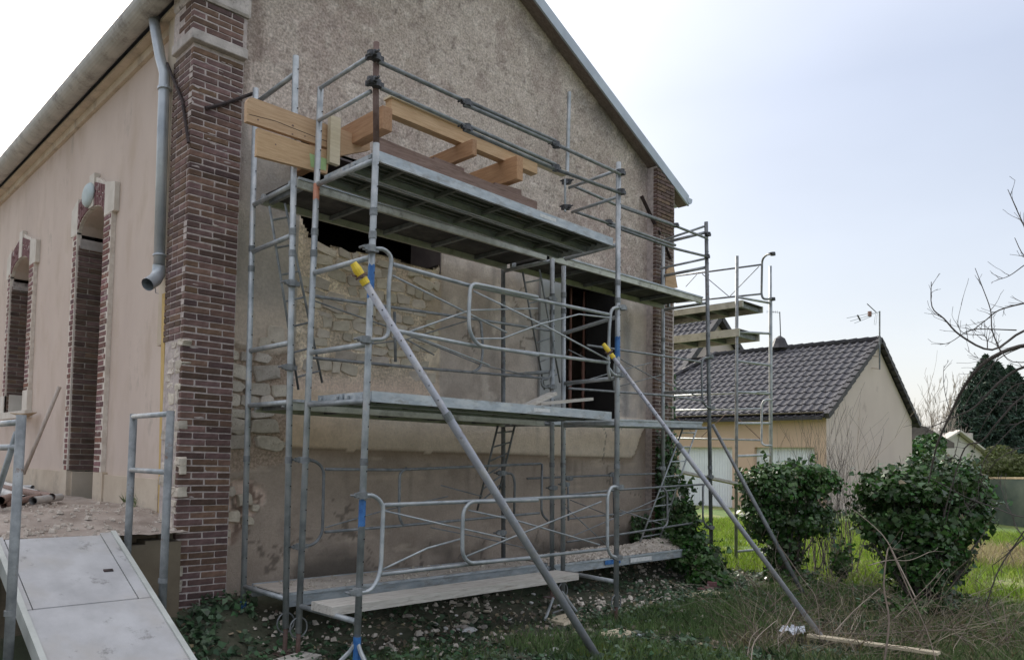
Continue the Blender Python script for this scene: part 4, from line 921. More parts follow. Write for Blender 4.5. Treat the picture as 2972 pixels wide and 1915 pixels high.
yboard('timber_board', 'short orange board in front of the roughcast, left of the rust brown pole', [(1015, 372), (1030, 350), (1085, 335), (1120, 370), (1100, 395), (1066, 400)], 5.35, .04, 'wood_o')
for i, (x0, y0, x1, y1, lab) in enumerate(((1111, 305, 1135, 373, 'left pine joist end beside the rust brown pole'), (1372, 402, 1384, 449, 'middle pine joist sticking out under the long beam'), (1501, 450, 1526, 519, 'right pine joist sticking out under the long beam'))):
    Yn = 4.60; a = PY(x0, y0, Yn); b = PY(x0, y1, Yn); wd = (.10, .055, .085)[i]
    tag(MB().cbox(a.x, a.x+wd, Yn, 5.93, b.z, a.z, .003).obj('timber_joist', M['wood_o']), lab, 'joist', 'pine joists on the top deck')
pz = PY(1380, 400, 4.6).z
a = PY(1110, 290, 4.78); b = PY(1556, 482, 4.78)
bb = MB().obox((3.78, 4.80, 2.885), (5.62, 4.80, 2.875), .08, .13); bm_ = tag(bb.obj('timber_beam', M['wood']), 'long pine beam resting across the joists above the top deck', 'timber beam')
tag(MB().obox((3.76, 4.79, 2.962), (6.10, 4.79, 2.94), .11, .02).obj('timber_board', M['wood_e']), 'long thin pale board lying on top of the pine beam', 'board')
o = tag(MB().obox(PY(1250, 472, 4.78), PY(1337, 505, 4.78), .09, .075).obj('sleeper_block', M['wood_x']), 'grey brown sleeper under the middle joist', 'timber block')
o = tag(MB().obox(PY(1425, 545, 4.72), PY(1502, 566, 4.72), .10, .07).obj('sleeper_block', M['wood_x']), 'grey brown sleeper under the right joist', 'timber block')
for x in (4.35, 5.2): tag(MB().cbox(x, x+.25, 4.66, 4.84, 2.21, 2.46 if x < 5 else 2.40, .004).obj('sleeper_block', M['wood_x']), 'stacked timber under the %s sleeper, behind the toe board' % ('middle' if x < 5 else 'right'), 'timber block')
mb = MB(); A, B = PY(1098, 420, 4.34), PY(1555, 603, 4.34); mb.obox(A, B, .03, .10)
tag(mb.obj('toe_board', M['wood_x']), 'long weathered brown toe board on the front edge of the top deck', 'toe board')
tag(MB().cbox(6.55, 6.95, 5.5, 5.66, 2.215, 2.26, .003).obj('timber_board', M['wood']), 'short pine offcut on the upper right deck beside the doorway top', 'board')
tag(MB().obox(PY(1520, 1180, 4.45), PY(1605, 1142, 4.5), .09, .03).obj('timber_board', M['wood_p']), 'pale board lying askew on the middle deck', 'board')
tag(MB().obox(PY(1560, 1172, 4.75), PY(1712, 1158, 4.75), .09, .03).obj('timber_board', M['wood_p']), 'long pale board flat on the middle deck, beside the askew one', 'board')
yb_ = yboard('timber_board', 'tall tan board leaning against the right pillar above the deck', [(1935, 785), (1955, 768), (1967, 835), (1930, 838)], 5.72, .02, 'wood')
# acrow props inside the doorway
for i, (x, lab) in enumerate(((8.42, 'left orange steel prop inside the dark doorway'), (8.72, 'right orange steel prop with a ring collar inside the dark doorway'))):
    t = thing('steel_prop', lab, 'prop', (x, 6.42, .42), 'orange props in the doorway')
    MB().tube([(x, 6.5, .42), (x, 6.5, 1.5)], .026, 10).obj('outer_tube', M['orange_prop'], t, smooth=True); MB().tube([(x, 6.5, 1.5), (x, 6.5, 2.7)], .02, 10).obj('inner_tube', M['orange_prop'], t, smooth=True)
    MB().tube([(x+.06*math.cos(a), 6.5+.02, 1.5+.06*math.sin(a)) for a in np.linspace(0, 2*PI, 13)], .007, 6, cap=False).obj('handle', M['steel_r'], t)

# ------------------------------------------------------------------ left foreground : ramp, rails, debris
rp = thing('access_ramp', 'grey board ramp with a hatch outline leading up to the terrace', 'ramp', (1.6, 4.0, -1.5))
def rz(y): return -.57-.4485*(5.6-y)
def rquad(mb, x0, x1, y0, y1, t0, t1):
    mb.add([(x, y, rz(y)+t) for y in (y0, y1) for x, t in ((x0, t0), (x1, t0), (x1, t1), (x0, t1))], [(0,1,2,3),(7,6,5,4),(0,4,5,1),(1,5,6,2),(2,6,7,3),(3,7,4,0)])
y_b, y_t = 3.52, 5.60
mb = MB(); rquad(mb, 1.225, 1.955, y_b, 4.82, -.02, 0); rquad(mb, 1.88, 1.955, 4.828, y_t, -.02, 0); rquad(mb, 1.225, 1.255, 4.828, y_t, -.02, 0); mb.obj('board', M['ramp'], rp)
mb = MB(); rquad(mb, 1.262, 1.873, 4.832, y_t-.03, -.02, -.001); mb.obj('hatch', M['ramp'], rp)
mb = MB(); rquad(mb, 1.956, 1.99, y_b, y_t, -.09, .012); rquad(mb, 1.19, 1.224, y_b, y_t, -.09, .012); mb.objs('side_rail', M['ramp_edge'], rp)
mb = MB(); rquad(mb, 1.225, 1.955, y_b, y_t, -.035, -.0205); mb.obj('underside', M['ply_dark'], rp)
mb = MB(); rquad(mb, 1.76, 1.82, 5.13, 5.15, .0, .008); mb.obj('hatch_latch', M['iron'], rp)
def railframe(label, X, Y0, Y1, ztop, zg, zr, ext=None):
    t = thing('handrail_frame', label, 'handrail', (X, Y0, zg), 'tubular frames beside the ramp')
    for Y in (Y0, Y1):
        MB().tube([(X, Y, zg), (X+.01, Y, ztop)], .027, 12).obj('post', M['steel_d'], t, smooth=True)
        MB().tube([(X, Y, zg+.6), (X, Y, zg+.63)], .031, 12).objs('joint_sleeve', M['steel_d'], t)
    for z in zr: MB().tube([(X, Y0+.02, z), (X, Y1-.02, z)], .0185, 9).obj('crossbar', M['steel'], t, smooth=True)
    if ext: MB().tube(ext, .018, 8).obj('diagonal', M['steel'], t, smooth=True)
railframe('two post tubular frame on the right side of the ramp, by the brick pillar', 2.07, 4.92, 5.58, .29, -1.45, [.27, -.12])
railframe('tall tubular frame at the left edge, in front of the ramp', 1.09, 4.62, 5.36, .20, -1.5, [.16, .02], ext=[(1.09, 4.66, .10), (1.09, 5.3, -.5)])
sb = tag(MB().cbox(2.03, 2.5, 5.3, 5.5, -1.49, -1.47, .002).obj('scrap_board', M['wood_x']), 'thin dark scrap board on the ground between ramp and pillar', 'board')
tag(MB().tube([PX(173, 1122, 2.56), PX(68, 1375, 2.30)], .022, 10).obj('round_pole', M['pole_w'], smooth=True), 'pale round pole leaning against the side wall between the windows', 'pole')
# pipes heap by the plinth
ends = [((0, 1380), (110, 1425), .045), ((0, 1400), (150, 1440), .04), ((0, 1425), (70, 1442), .05), ((10, 1445), (115, 1438), .035), ((95, 1443), (175, 1434), .042), ((0, 1455), (30, 1440), .04), ((20, 1392), (95, 1405), .03)]
for i, (a, b, r) in enumerate(ends):
    p, q = PZ(a[0], a[1]+20, -.44), PZ(b[0], b[1]+8, -.42); p.z += .03*(i % 3); q.z += .02*(i % 2)
    mb = MB(); d = (q-p).normalized(); mb.tube([p, q], r*.8, 12, cap=False); mb.tube([p, q-d*.002], r*.68, 12, cap=False)
    tag(mb.obj('waste_pipe', M['pvc' if i % 2 == 0 else 'wood_x'], smooth=True), ('topmost grey pipe of the heap by the plinth', 'brown pipe just under the topmost grey one in the heap', 'thick grey pipe at the lower left of the heap', 'thin brown pipe across the middle of the heap', 'grey pipe end pointing right, farthest right of the heap', 'short brown pipe lowest at the picture edge', 'thinnest grey pipe at the back of the heap')[i], 'pipe', 'pipes heaped by the side wall')
p = PX(60, 1205, 2.45); tag(MB().add([p+Vector(v) for v in ((-.05, -.25, 0), (.12, -.25, .03), (.13, .25, -.02), (-.05, .3, .03), (-.05, -.25, .01), (.12, -.25, .04), (.13, .25, -.01), (-.05, .3, .04))], [(3,2,1,0),(4,5,6,7),(0,1,5,4),(1,2,6,5),(2,3,7,6),(3,0,4,7)]).obj('scrap_sheet', M['card']), 'bent tan sheet resting on the sill of the far window', 'scrap sheet')
for (x, y, s_, lab) in ((440, 1432, .22, 'flat pale board lying on the terrace by the plinth'), (270, 1430, .34, 'pale doorstep slab under the near window')):
    p = PZ(x, y, -.50); tag(MB().cbox(p.x-.1, p.x+.12, p.y-s_, p.y+s_, -.50 if s_ < .3 else -.55, -.46, .006).obj('pale_slab', M['cut']), lab, 'slab')

# scattered rubble stones ------------------------------------------------
def blob(s_, m, n=7):
    mb = MB(); v = []; 
    for j, (rr, zz_) in enumerate(((.7, -.3), (1., .05), (.7, .42))):
        v += [(s_*rr*math.cos(2*PI*i/n+j*.4)*rnd(.75, 1.1), s_*rr*.75*math.sin(2*PI*i/n+j*.4)*rnd(.75, 1.1), s_*zz_*rnd(.75, 1.15)) for i in range(n)]
    v.append((0, 0, s_*.55)); f = [(j*n+i, j*n+(i+1) % n, (j+1)*n+(i+1) % n, (j+1)*n+i) for j in (0, 1) for i in range(n)]+[(2*n+i, 2*n+(i+1) % n, 3*n) for i in range(n)]+[tuple(range(n-1, -1, -1))]
    me = bpy.data.meshes.new('rubble_stone'); me.from_pydata(v, [], f); me.materials.append(M[m]); return me
bl = [blob(1, k) for k in ('stone_w', 'stone_w', 'white', 'stone', 'stone_w')]
def scatter_px(n, x0, x1, y0, y1, s0, s1, zoff=0, group='', label='', kinds=bl, name='rubble_stone'):
    for _ in range(n):
        x = rnd(x0, x1); y = rnd(y0, y1); p = PZ(x, y, -1.45); p.z = zgF(p.x, p.y)+zoff
        o = link(name, random.choice(kinds), loc=p); s_ = rnd(s0, s1)*random.choice((.6, .8, 1, 1, 1.3)); o.scale = (s_*rnd(.8, 1.4), s_, s_*rnd(.6, 1)); o.rotation_euler = (rnd(-.3, .3), rnd(-.3, .3), rnd(0, 6.3))
        tag(o, label, 'stone', group)
scatter_px(44, 1130, 1420, 1725, 1815, .035, .065, zoff=.02, group='rubble stones under the lone plank', label='pale rubble stone in the heap below the lone front plank')
scatter_px(60, 1450, 2100, 1690, 1835, .02, .05, zoff=.015, group='rubble stones below the right deck', label='pale rubble stone on the ivy below the rubble heaped deck')
scatter_px(26, 1050, 1900, 1800, 1905, .012, .03, group='rubble stones in the front grass', label='small pale rubble stone lying in the front grass')
scatter_px(12, 560, 860, 1800, 1905, .012, .025, group='rubble stones left of the frames', label='small pale stone between the ramp and the tripod foot')
for (x, y, s_, lab, m) in ((1362, 1822, .075, 'largest rounded white stone, at the foot of the heap under the lone plank', 'white'), (1607, 1877, .045, 'single cream stone beside the foot of the thick prop', 'white'), (1983, 1847, .035, 'small bright white stone in the grass right of the jack plate', 'plastic'), (1850, 1842, .05, 'crumpled white lump just right of the rusty jack', 'plastic')):
    p = PZ(x, y, -1.47); p.z = zgF(p.x, p.y)+.01; o = link('rubble_stone', blob(1, m), loc=p); o.scale = (s_*1.2, s_, s_*.8); tag(o, lab, 'stone')
# base boards
def slab_at(name, x, y, sx, sy, h, m, lab, cat='base board', rot=.2, zz=-1.47):
    p = PZ(x, y, zz); mb = MB(); mb.cbox(-sx, sx, -sy, sy, 0, h, .005); mb.v = [(a+rnd(-.008, .008), b+rnd(-.01, .01), c) for a, b, c in mb.v]
    o = mb.obj(name, M[m]); o.location = (p.x, p.y, zgF(p.x, p.y)+.0); o.rotation_euler = (0, 0, rot); tag(o, lab, cat)
slab_at('base_board', 1640, 1790, .20, .11, .035, 'wood_e', 'tan board under the tripod of the middle frame', rot=.1)
slab_at('base_board', 1790, 1842, .17, .10, .035, 'wood_e', 'pale board under the rusty jack of the blue marked frame', rot=.0)
slab_at('base_board', 860, 1908, .18, .10, .04, 'wood_p', 'pale board under the outer pole beside the front frame', rot=.3)
slab_at('base_board', 2040, 1722, .30, .10, .03, 'wood_e', 'long tan board on the ivy below the rightmost frame', rot=-.1)
for i, (dx, dy, dz, r_) in enumerate(((0, 0, 0, .1), (.21, .03, 0, .2), (.05, .02, .05, .5), (-.2, -.02, 0, .0))):
    p = PZ(2065, 1700, -1.46); mb = MB().cbox(-.11, .11, -.055, .055, 0, .05, .004)
    o = mb.obj('loose_brick', M['brick_red']); o.location = (p.x+dx, p.y+dy, zgF(p.x, p.y)+dz); o.rotation_euler = (0, 0, r_); tag(o, ('red brick lying near the rightmost frame, ' + ('centre of the row', 'right end of the row', 'on top of the others', 'left end of the row')[i]), 'brick', 'loose red bricks below the right frame')
# tripod strut foot near the board
t = thing('tripod_stand', 'small two legged grey stand on the tan board below the decks', 'stand', tuple(PZ(1640, 1785, -1.47)))
for q in ([(1605, 1735), (1582, 1797)], [(1630, 1715), (1672, 1773)]): MB().tube([PY(q[0][0], q[0][1], 4.72), PZ(q[1][0], q[1][1], -1.46)], .014, 8).obj('leg', M['steel'], t)
MB().tube([PY(1603, 1778, 4.7), PY(1655, 1760, 4.7)], .010, 8).objs('crossbar', M['steel_d'], t)

# rubble on decks (loose plaster crumbs nobody could count)
def crumbs(name, n, x0, x1, y0, y1, zf, s0, s1, m, label, cat):
    mb = MB()
    for _ in range(n):
        x, y = rnd(x0, x1), rnd(y0, y1); s_ = rnd(s0, s1)*random.choice((.5, .7, 1, 1.6)); z = zf(x, y); a = rnd(0, 6.3)
        v = []
        for j in range(4): t = a+j*PI/2+rnd(-.3, .3); v.append((x+s_*math.cos(t), y+s_*.8*math.sin(t), z-.003))
        for j in range(4): t = a+j*PI/2+rnd(-.3, .3); v.append((x+s_*.65*math.cos(t), y+s_*.55*math.sin(t), z+s_*rnd(.3, .9)))
        mb.add(v, [(4,5,6,7),(0,1,5,4),(1,2,6,5),(2,3,7,6),(3,0,4,7)])
    return tag(mb.obj(name, M[m]), label, cat, kind='stuff')
heap = lambda x, y: -1.075+.10*math.exp(-((x-8.9)/.45)**2-((y-5.45)/.2)**2)+.05*math.exp(-((x-7.6)/.8)**2-((y-5.5)/.15)**2)
mb = MB(); n_ = 44
for i in range(n_):
    for j in range(8):
        x = 6.4+3.1*i/(n_-1); y = 5.13+.53*j/7; mb.v.append((x, y, heap(x, y)+.004+rnd(-.006, .010)))
mb.f = [(i*8+j, (i+1)*8+j, (i+1)*8+j+1, i*8+j+1) for i in range(n_-1) for j in range(7)]
tag(mb.obj('plaster_heap', M['deck_dusty']), 'heap of fallen plaster dust on the lowest right deck', 'rubble', kind='stuff')
crumbs('plaster_rubble', 1500, 6.42, 9.5, 5.12, 5.66, heap, .008, .026, 'stone_w', 'broken plaster and stone chips heaped on the lowest right deck', 'rubble')
crumbs('plaster_rubble', 300, 3.3, 6.2, 5.12, 5.62, lambda x, y: -1.05, .005, .015, 'stone_w', 'plaster crumbs on the lowest left deck', 'rubble')
crumbs('stone_chips', 1000, 3.0, 10, 3.0, 5.7, lambda x, y: zgF(x, y)+.005, .004, .016, 'stone_w', 'small pale stone chips strewn over the ivy ground', 'rubble')
crumbs('stone_rubble', 1500, 3.0, 9.6, 4.3, 5.85, lambda x, y: zgF(x, y)+(.012 if float(fbm(np.array(x), np.array(y), 3, 1.5)) > .52 else -.2), .006, .030, 'stone_w', 'pale plaster and stone rubble on the soil beneath the decks', 'rubble')
crumbs('stone_chips', 500, .5, 2.55, 5.68, 7.2, lambda x, y: float(tz(np.array(x), np.array(y)))+.004, .006, .024, 'stone_w', 'stone chips strewn on the terrace edge', 'rubble')

# ------------------------------------------------------------------ vegetation helpers
def leaves(name, pts, nrm_, size, m, parent=None, shape='ivy', jit=.8):
    n = len(pts); P = np.array(pts); Nn = np.array(nrm_)+RS.normal(0, jit, (n, 3)); Nn /= np.linalg.norm(Nn, axis=1)[:, None]
    A = RS.normal(0, 1, (n, 3)); U = np.cross(Nn, A); U /= np.linalg.norm(U, axis=1)[:, None]; V = np.cross(Nn, U)
    s_ = (size*(.45+1.1*RS.rand(n)**1.4))[:, None]
    if shape == 'ivy': prof = [(-.15, -.5, 0), (.45, -.25, .08), (.25, .15, .05), (0, .62, 0), (-.3, .15, .05), (-.5, -.2, .08)]
    else: prof = [(-.12, -.5, 0), (.12, -.5, 0), (.16, .1, .02), (0, .6, 0), (-.16, .1, .02)]
    k = len(prof); v = np.concatenate([(P+U*s_*a+V*s_*b+Nn*s_*c)[:, None] for a, b, c in prof], 1).reshape(-1, 3)
    me = bpy.data.meshes.new(name); me.vertices.add(n*k); me.vertices.foreach_set('co', v.astype(np.float32).ravel())
    me.loops.add(n*k); me.loops.foreach_set('vertex_index', np.arange(n*k, dtype=np.int32)); me.polygons.add(n); me.polygons.foreach_set('loop_start', np.arange(0, n*k, k, dtype=np.int32))
    me.polygons.foreach_set('loop_total', np.full(n, k, dtype=np.int32)); me.update(calc_edges=True); me.validate(); me.materials.append(m)
    return link(name, me, parent)
def blades(name, X, Y, Z, h, w_, m, lean=.5, parent=None):
    n = len(X); a = RS.uniform(0, 2*PI, n); hh = h*RS.uniform(.4, 1.2, n); ww = w_*RS.uniform(.6, 1.3, n)
    dx, dy = np.cos(a), np.sin(a); l = RS.uniform(.1, lean, n)*hh; b = RS.uniform(0, 2*PI, n); lx, ly = np.cos(b)*l, np.sin(b)*l
    v = np.stack([np.stack([X-dx*ww, Y-dy*ww, Z-.01], 1), np.stack([X+dx*ww, Y+dy*ww, Z-.01], 1), np.stack([X+lx*.4+dx*ww*.6, Y+ly*.4+dy*ww*.6, Z+hh*.6], 1), np.stack([X+lx, Y+ly, Z+hh], 1), np.stack([X+lx*.4-dx*ww*.6, Y+ly*.4-dy*ww*.6, Z+hh*.6], 1)], 1).reshape(-1, 3)
    me = bpy.data.meshes.new(name); k = 5; me.vertices.add(n*k); me.vertices.foreach_set('co', v.astype(np.float32).ravel()); me.loops.add(n*k); me.loops.foreach_set('vertex_index', np.arange(n*k, dtype=np.int32))
    me.polygons.add(n); me.polygons.foreach_set('loop_start', np.arange(0, n*k, k, dtype=np.int32)); me.polygons.foreach_set('loop_total', np.full(n, k, dtype=np.int32)); me.update(calc_edges=True); me.materials.append(m)
    return link(name, me, parent)
def inpile(x, y): # keep plants out of the ramp and walls
    return (y < 5.72) & ~((x > 1.1) & (x < 2.05) & (y > 3.45))
# ground ivy + short grass + dead leaves
def ground_scatter(n, x0, x1, y0, y1, dens=None):
    X = RS.uniform(x0, x1, n); Y = RS.uniform(y0, y1, n); k = inpile(X, Y)
    if dens is not None: k &= RS.rand(n) < dens(X, Y)
    X, Y = X[k], Y[k]; return X, Y, gz(X, Y)
X, Y, Z = ground_scatter(30000, 1.5, 11.0, 2.2, 5.7, lambda x, y: (1-.5*ss(4.4, 5.2, y))*.9*ss(.42, .58, fbm(x, y, 4, 1.6)))
tag(leaves('ground_ivy', np.stack([X, Y, Z+RS.uniform(.005, .05, len(X))], 1), np.tile([0, 0, 1.], (len(X), 1)), .040, M['leaf_g'], jit=.5), 'dark ground ivy covering the soil under the scaffold', 'ground cover', kind='stuff')
X, Y, Z = ground_scatter(9000, 1.5, 13.0, .5, 5.7)
tag(leaves('leaf_litter', np.stack([X, Y, Z+RS.uniform(.003, .03, len(X))], 1), np.tile([0, 0, 1.], (len(X), 1)), .035, M['litter'], jit=.5), 'dry brown leaf litter over the ground', 'leaf litter', kind='stuff')
X, Y, Z = ground_scatter(95000, 2.0, 10.5, .6, 4.7, lambda x, y: .15+.85*ss(.40, .6, fbm(x+3, y, 4, 1.3)))
tag(blades('short_grass', X, Y, Z, .055, .0022, M['grass_d']), 'short dark grass in front of the scaffold', 'grass', kind='stuff')
_m = PZ(1930, 1900, -1.48); a = RS.uniform(0, 2*PI, 26000); r = np.sqrt(RS.rand(26000)); ca, sa = np.cos(a)*r, np.sin(a)*r; X = _m.x+.55*ca+.22*sa; Y = _m.y-.45*ca+.24*sa; _k = fbm(X*3, Y*3, 3, 1.) > .36; X, Y = X[_k], Y[_k]; X2 = X+.0
tag(blades('moss_patch', X2, Y, gz(X2, Y), .03, .003, M['moss'], lean=.9), 'yellow green moss cushion at the bottom of the picture', 'moss', kind='stuff')
n = 70000; X = RS.uniform(4.6, 10.6, n); Y = RS.uniform(.2, 4.3, n); k = inpile(X, Y) & (fbm(X*1.+8, Y, 4, 1.1) > .40); X, Y = X[k], Y[k]
tag(blades('rough_grass', X, Y, gz(X, Y), .10, .0028, M['grass_d'], lean=.9), 'rough green grass growing among the brambles', 'grass', kind='stuff')
# bright lawn
n = 130000; X = RS.uniform(10.6, 24, n); Y = RS.uniform(-4, 11, n); k = (fbm(X, Y, 3, .8) > .3); X, Y = X[k], Y[k]
tag(blades('lawn_grass', X, Y, gz(X, Y)+.01, .14, .006, M['grass'], lean=.8), 'bright green lawn grass behind the bushes', 'grass', kind='stuff')
n = 16000; X = RS.uniform(14, 19, n); Y = RS.uniform(-1.5, 4.5, n); k = fbm(X+5, Y, 3, .6) > .5; X, Y = X[k], Y[k]
tag(blades('straw_grass', X, Y, gz(X, Y)+.01, .28, .005, M['straw'], lean=1.), 'dry straw coloured grass patch in the lawn', 'grass', kind='stuff')
n = 6000; X = RS.uniform(6.0, 10, n); Y = RS.uniform(.2, 3.2, n)
tag(blades('dry_grass', X, Y, gz(X, Y), .13, .0024, M['straw'], lean=1.2), 'dry grass stalks between the bushes and the camera', 'grass', kind='stuff')

# branching plants
def branch(mb, p, d, L_, r, depth, spread=.5, seg=4, up=.15, child=3, rmin=.0015, wob=.18):
    pts = [Vector(p)]; d = Vector(d).normalized(); rs = [r]
    for i in range(seg):
        d = (d+Vector((rnd(-wob, wob), rnd(-wob, wob), rnd(-wob, wob)+up*.3))).normalized(); pts.append(pts[-1]+d*(L_/seg)); rs.append(max(rmin, r*(1-.75*(i+1)/seg)))
    mb.tube(pts, rs, 5 if r > .006 else 3, cap=False)
    if depth > 0:
        for k in range(child):
            i = random.randint(1, seg); q = pts[i]; dd = (pts[i]-pts[i-1]).normalized()+Vector((rnd(-1, 1), rnd(-1, 1), rnd(-.4, .9)))*spread
            branch(mb, q, dd, L_*rnd(.4, .7), max(rmin, rs[i]*.7), depth-1, spread, max(2, seg-1), up, child, rmin, wob)
# ivy clad shrubs: clumps of leaves on a shell around several lobes, with stems inside
def ivy_bush(name, label, lobes, n, size, base, cat='ivy bush', stems=True, lightm=True, fill=.6):
    t = thing(name, label, cat, base)
    P = []; Nn = []
    tot = sum(l[3]*l[4]+.01 for l in lobes)
    for (cx, cy, cz, rx, rz_, ry) in lobes:
        m_ = int(n*(rx*rz_+.01)/tot); u = RS.normal(0, 1, (m_, 3)); u /= np.linalg.norm(u, axis=1)[:, None]
        rad = 1-RS.rand(m_)**1.6*fill+RS.normal(0, .05, m_)
        f_ = 1+.35*(fbm(u[:, 0]*3+cx, u[:, 2]*3+u[:, 1]*2+cz, 4, 1.)-.5)*2
        P.append(np.stack([cx+u[:, 0]*rx*rad*f_, cy+u[:, 1]*ry*rad*f_, cz+u[:, 2]*rz_*rad*f_], 1)); Nn.append(u+np.array([0, 0, .35]))
    P = np.concatenate(P); Nn = np.concatenate(Nn); k = P[:, 2] > base[2]; P, Nn = P[k], Nn[k]
    Q = []; QN = []
    for _ in range(70):            # loose shoots sticking out of the outline
        cx, cy, cz, rx, rz_, ry = random.choice(lobes); d = Vector((rnd(-1, 1), rnd(-1, 1), rnd(-.2, 1.2))).normalized(); o_ = Vector((cx+d.x*rx*.9, cy+d.y*ry*.9, cz+d.z*rz_*.9)); e_ = Vector((rnd(-.5, .5), rnd(-.5, .5), rnd(-.2, 1)))
        ln = rnd(.08, .30)
        for i in range(int(ln/.018)):
            p_ = o_+(d+e_*.6).normalized()*(i*.018)+Vector((rnd(-.02, .02), rnd(-.02, .02), rnd(-.02, .02))); Q.append(tuple(p_)); QN.append((rnd(-1, 1), rnd(-1, 1), .8))
    P = np.concatenate([P, np.array(Q)]); Nn = np.concatenate([Nn, np.array(QN)])
    g_ = fbm(P[:, 0]*1.+P[:, 1]*.7, P[:, 2]*1., 3, 5.) ; k = g_ > .39; P, Nn, g_ = P[k], Nn[k], g_[k]
    lt = (g_ > .57) & (Nn[:, 2] > .0)  # paler green leaves in clumps on the upward facing sides
    leaves('foliage', P[~lt], Nn[~lt], size, M['leaf'], t, jit=.75)['kind'] = 'stuff'
    di = RS.rand(len(P)) < .02
    leaves('dead_foliage', P[di]*1.0, Nn[di], size*.9, M['litter'], t, jit=.9)['kind'] = 'stuff'
    if lt.sum() > 5: leaves('pale_foliage', P[lt], Nn[lt], size, M['leaf_l'], t, jit=.55)['kind'] = 'stuff'
    if stems:
        mb = MB()
        for (cx, cy, cz, rx, rz_, ry) in lobes:
            for _ in range(3): branch(mb, (base[0]+rnd(-.1, .1), base[1]+rnd(-.1, .1), base[2]), Vector((cx, cy, cz))-Vector(base)+Vector((rnd(-.1, .1), rnd(-.1, .1), .1)), .75*max(.3, cz+rz_-base[2]), .020, 1, .4, 5)
        mb.obj('stem', M['twig'], t)
    return t
c = PZ(2270, 1690, -1.5)
def lobe(px, py, t, rx, rz_, ry=None): p = PT(px, py, t); return (p.x, p.y, p.z, rx, rz_, ry or rx)
ivy_bush('ivy_bush', 'left square topped ivy clad stump, in front of the white garage door', [lobe(2250, 1420, 9.9, .42, .30), lobe(2360, 1405, 10, .34, .27), lobe(2225, 1500, 9.9, .32, .34), lobe(2330, 1500, 10, .40, .33), lobe(2270, 1590, 10, .26, .40), lobe(2290, 1675, 9.9, .32, .18), lobe(2190, 1440, 10, .22, .2), lobe(2300, 1380, 10, .42, .16)], 17000, .052, tuple(PT(2280, 1700, 10)))
ivy_bush('ivy_bush', 'right and larger ivy clad bush below the beige house gable', [lobe(2590, 1420, 8, .30, .24), lobe(2700, 1400, 8.1, .36, .28), lobe(2790, 1410, 8, .26, .24), lobe(2560, 1510, 8, .28, .32), lobe(2680, 1510, 7.9, .42, .34), lobe(2790, 1500, 8, .28, .32), lobe(2655, 1610, 7.9, .36, .36), lobe(2600, 1450, 7.9, .36, .30), lobe(2740, 1460, 8.1, .36, .30), lobe(2680, 1470, 7.8, .3, .3), lobe(2700, 1730, 7.8, .30, .22), lobe(2750, 1620, 8, .22, .28), lobe(2740, 1345, 8.2, .12, .10), lobe(2600, 1770, 7.7, .25, .16)], 25000, .050, tuple(PT(2680, 1790, 7.9)))
ivy_bush('ivy_mound', 'dark ivy mound climbing behind the rightmost scaffold frame', [lobe(1990, 1500, 9.9, .14, .30), lobe(2005, 1570, 9.8, .20, .28), lobe(2040, 1630, 9.7, .28, .22), lobe(1985, 1610, 9.8, .22, .24), lobe(1985, 1430, 9.9, .08, .14), lobe(2060, 1675, 9.5, .34, .12)], 6500, .055, tuple(PT(2030, 1690, 9.6)), stems=False)
ivy_bush('low_ivy', 'low dark ivy between the two ivy clad bushes', [lobe(2400, 1735, 9.2, .36, .10), lobe(2500, 1780, 8.4, .36, .10), lobe(2380, 1770, 8.8, .36, .08), lobe(2440, 1640, 9.5, .10, .16)], 2600, .05, tuple(PT(2430, 1750, 9)), stems=False)
# ivy on right pillar
P = []; n = 5200
X = RS.uniform(9.42, 9.94, n); Z = -1.45+RS.rand(n)**1.5*2.3; k = RS.rand(n) < ss(.7, -.6, Z)*1.1+.12*(X > 9.7); X, Z = X[k], Z[k]
Pp = np.stack([X, 5.79-RS.uniform(0, .10, len(X))*ss(1.2, -.5, Z), Z], 1)
X = RS.uniform(9.0, 9.5, 900); Z = -1.4+RS.rand(900)**2*.7; Pp = np.concatenate([Pp, np.stack([X, 5.93-RS.uniform(0, .1, 900), Z], 1)])
X = 9.93+RS.uniform(0, .05, 1800); Z = RS.uniform(-1.4, 1.3, 1800); Pp = np.concatenate([Pp, np.stack([X, RS.uniform(5.8, 6.2, 1800), Z], 1)])
tag(leaves('climbing_ivy', Pp, np.tile([0, -1., .3], (len(Pp), 1)), .05, M['leaf'], jit=.5), 'climbing ivy covering the lower half of the right brick pillar', 'ivy')
# ivy by the left pillar foot
n = 1500; X = RS.uniform(2.1, 3.3, n); Y = 5.75-RS.rand(n)**1.5*.6; Z = gz(X, Y)+RS.rand(n)**2*.13; _k = fbm(X, Y, 3, 4.) > .45; X, Y, Z = X[_k], Y[_k], Z[_k]; n = len(X)
tag(leaves('climbing_ivy', np.stack([X, Y, Z], 1), np.tile([0, -.4, .9], (n, 1)), .05, M['leaf_g'], jit=.6), 'low ivy at the foot of the left brick pillar', 'ivy')
n = 260; P = PZ(425, 1478, -.5); a = RS.uniform(0, 6.28, n)
tag(blades('grass_tuft', P.x+RS.normal(0, .06, n), P.y+.1+RS.normal(0, .05, n), np.full(n, -.53), .17, .006, M['grass_d'], lean=1.), 'green weed tuft on the terrace beside the batten', 'plant')
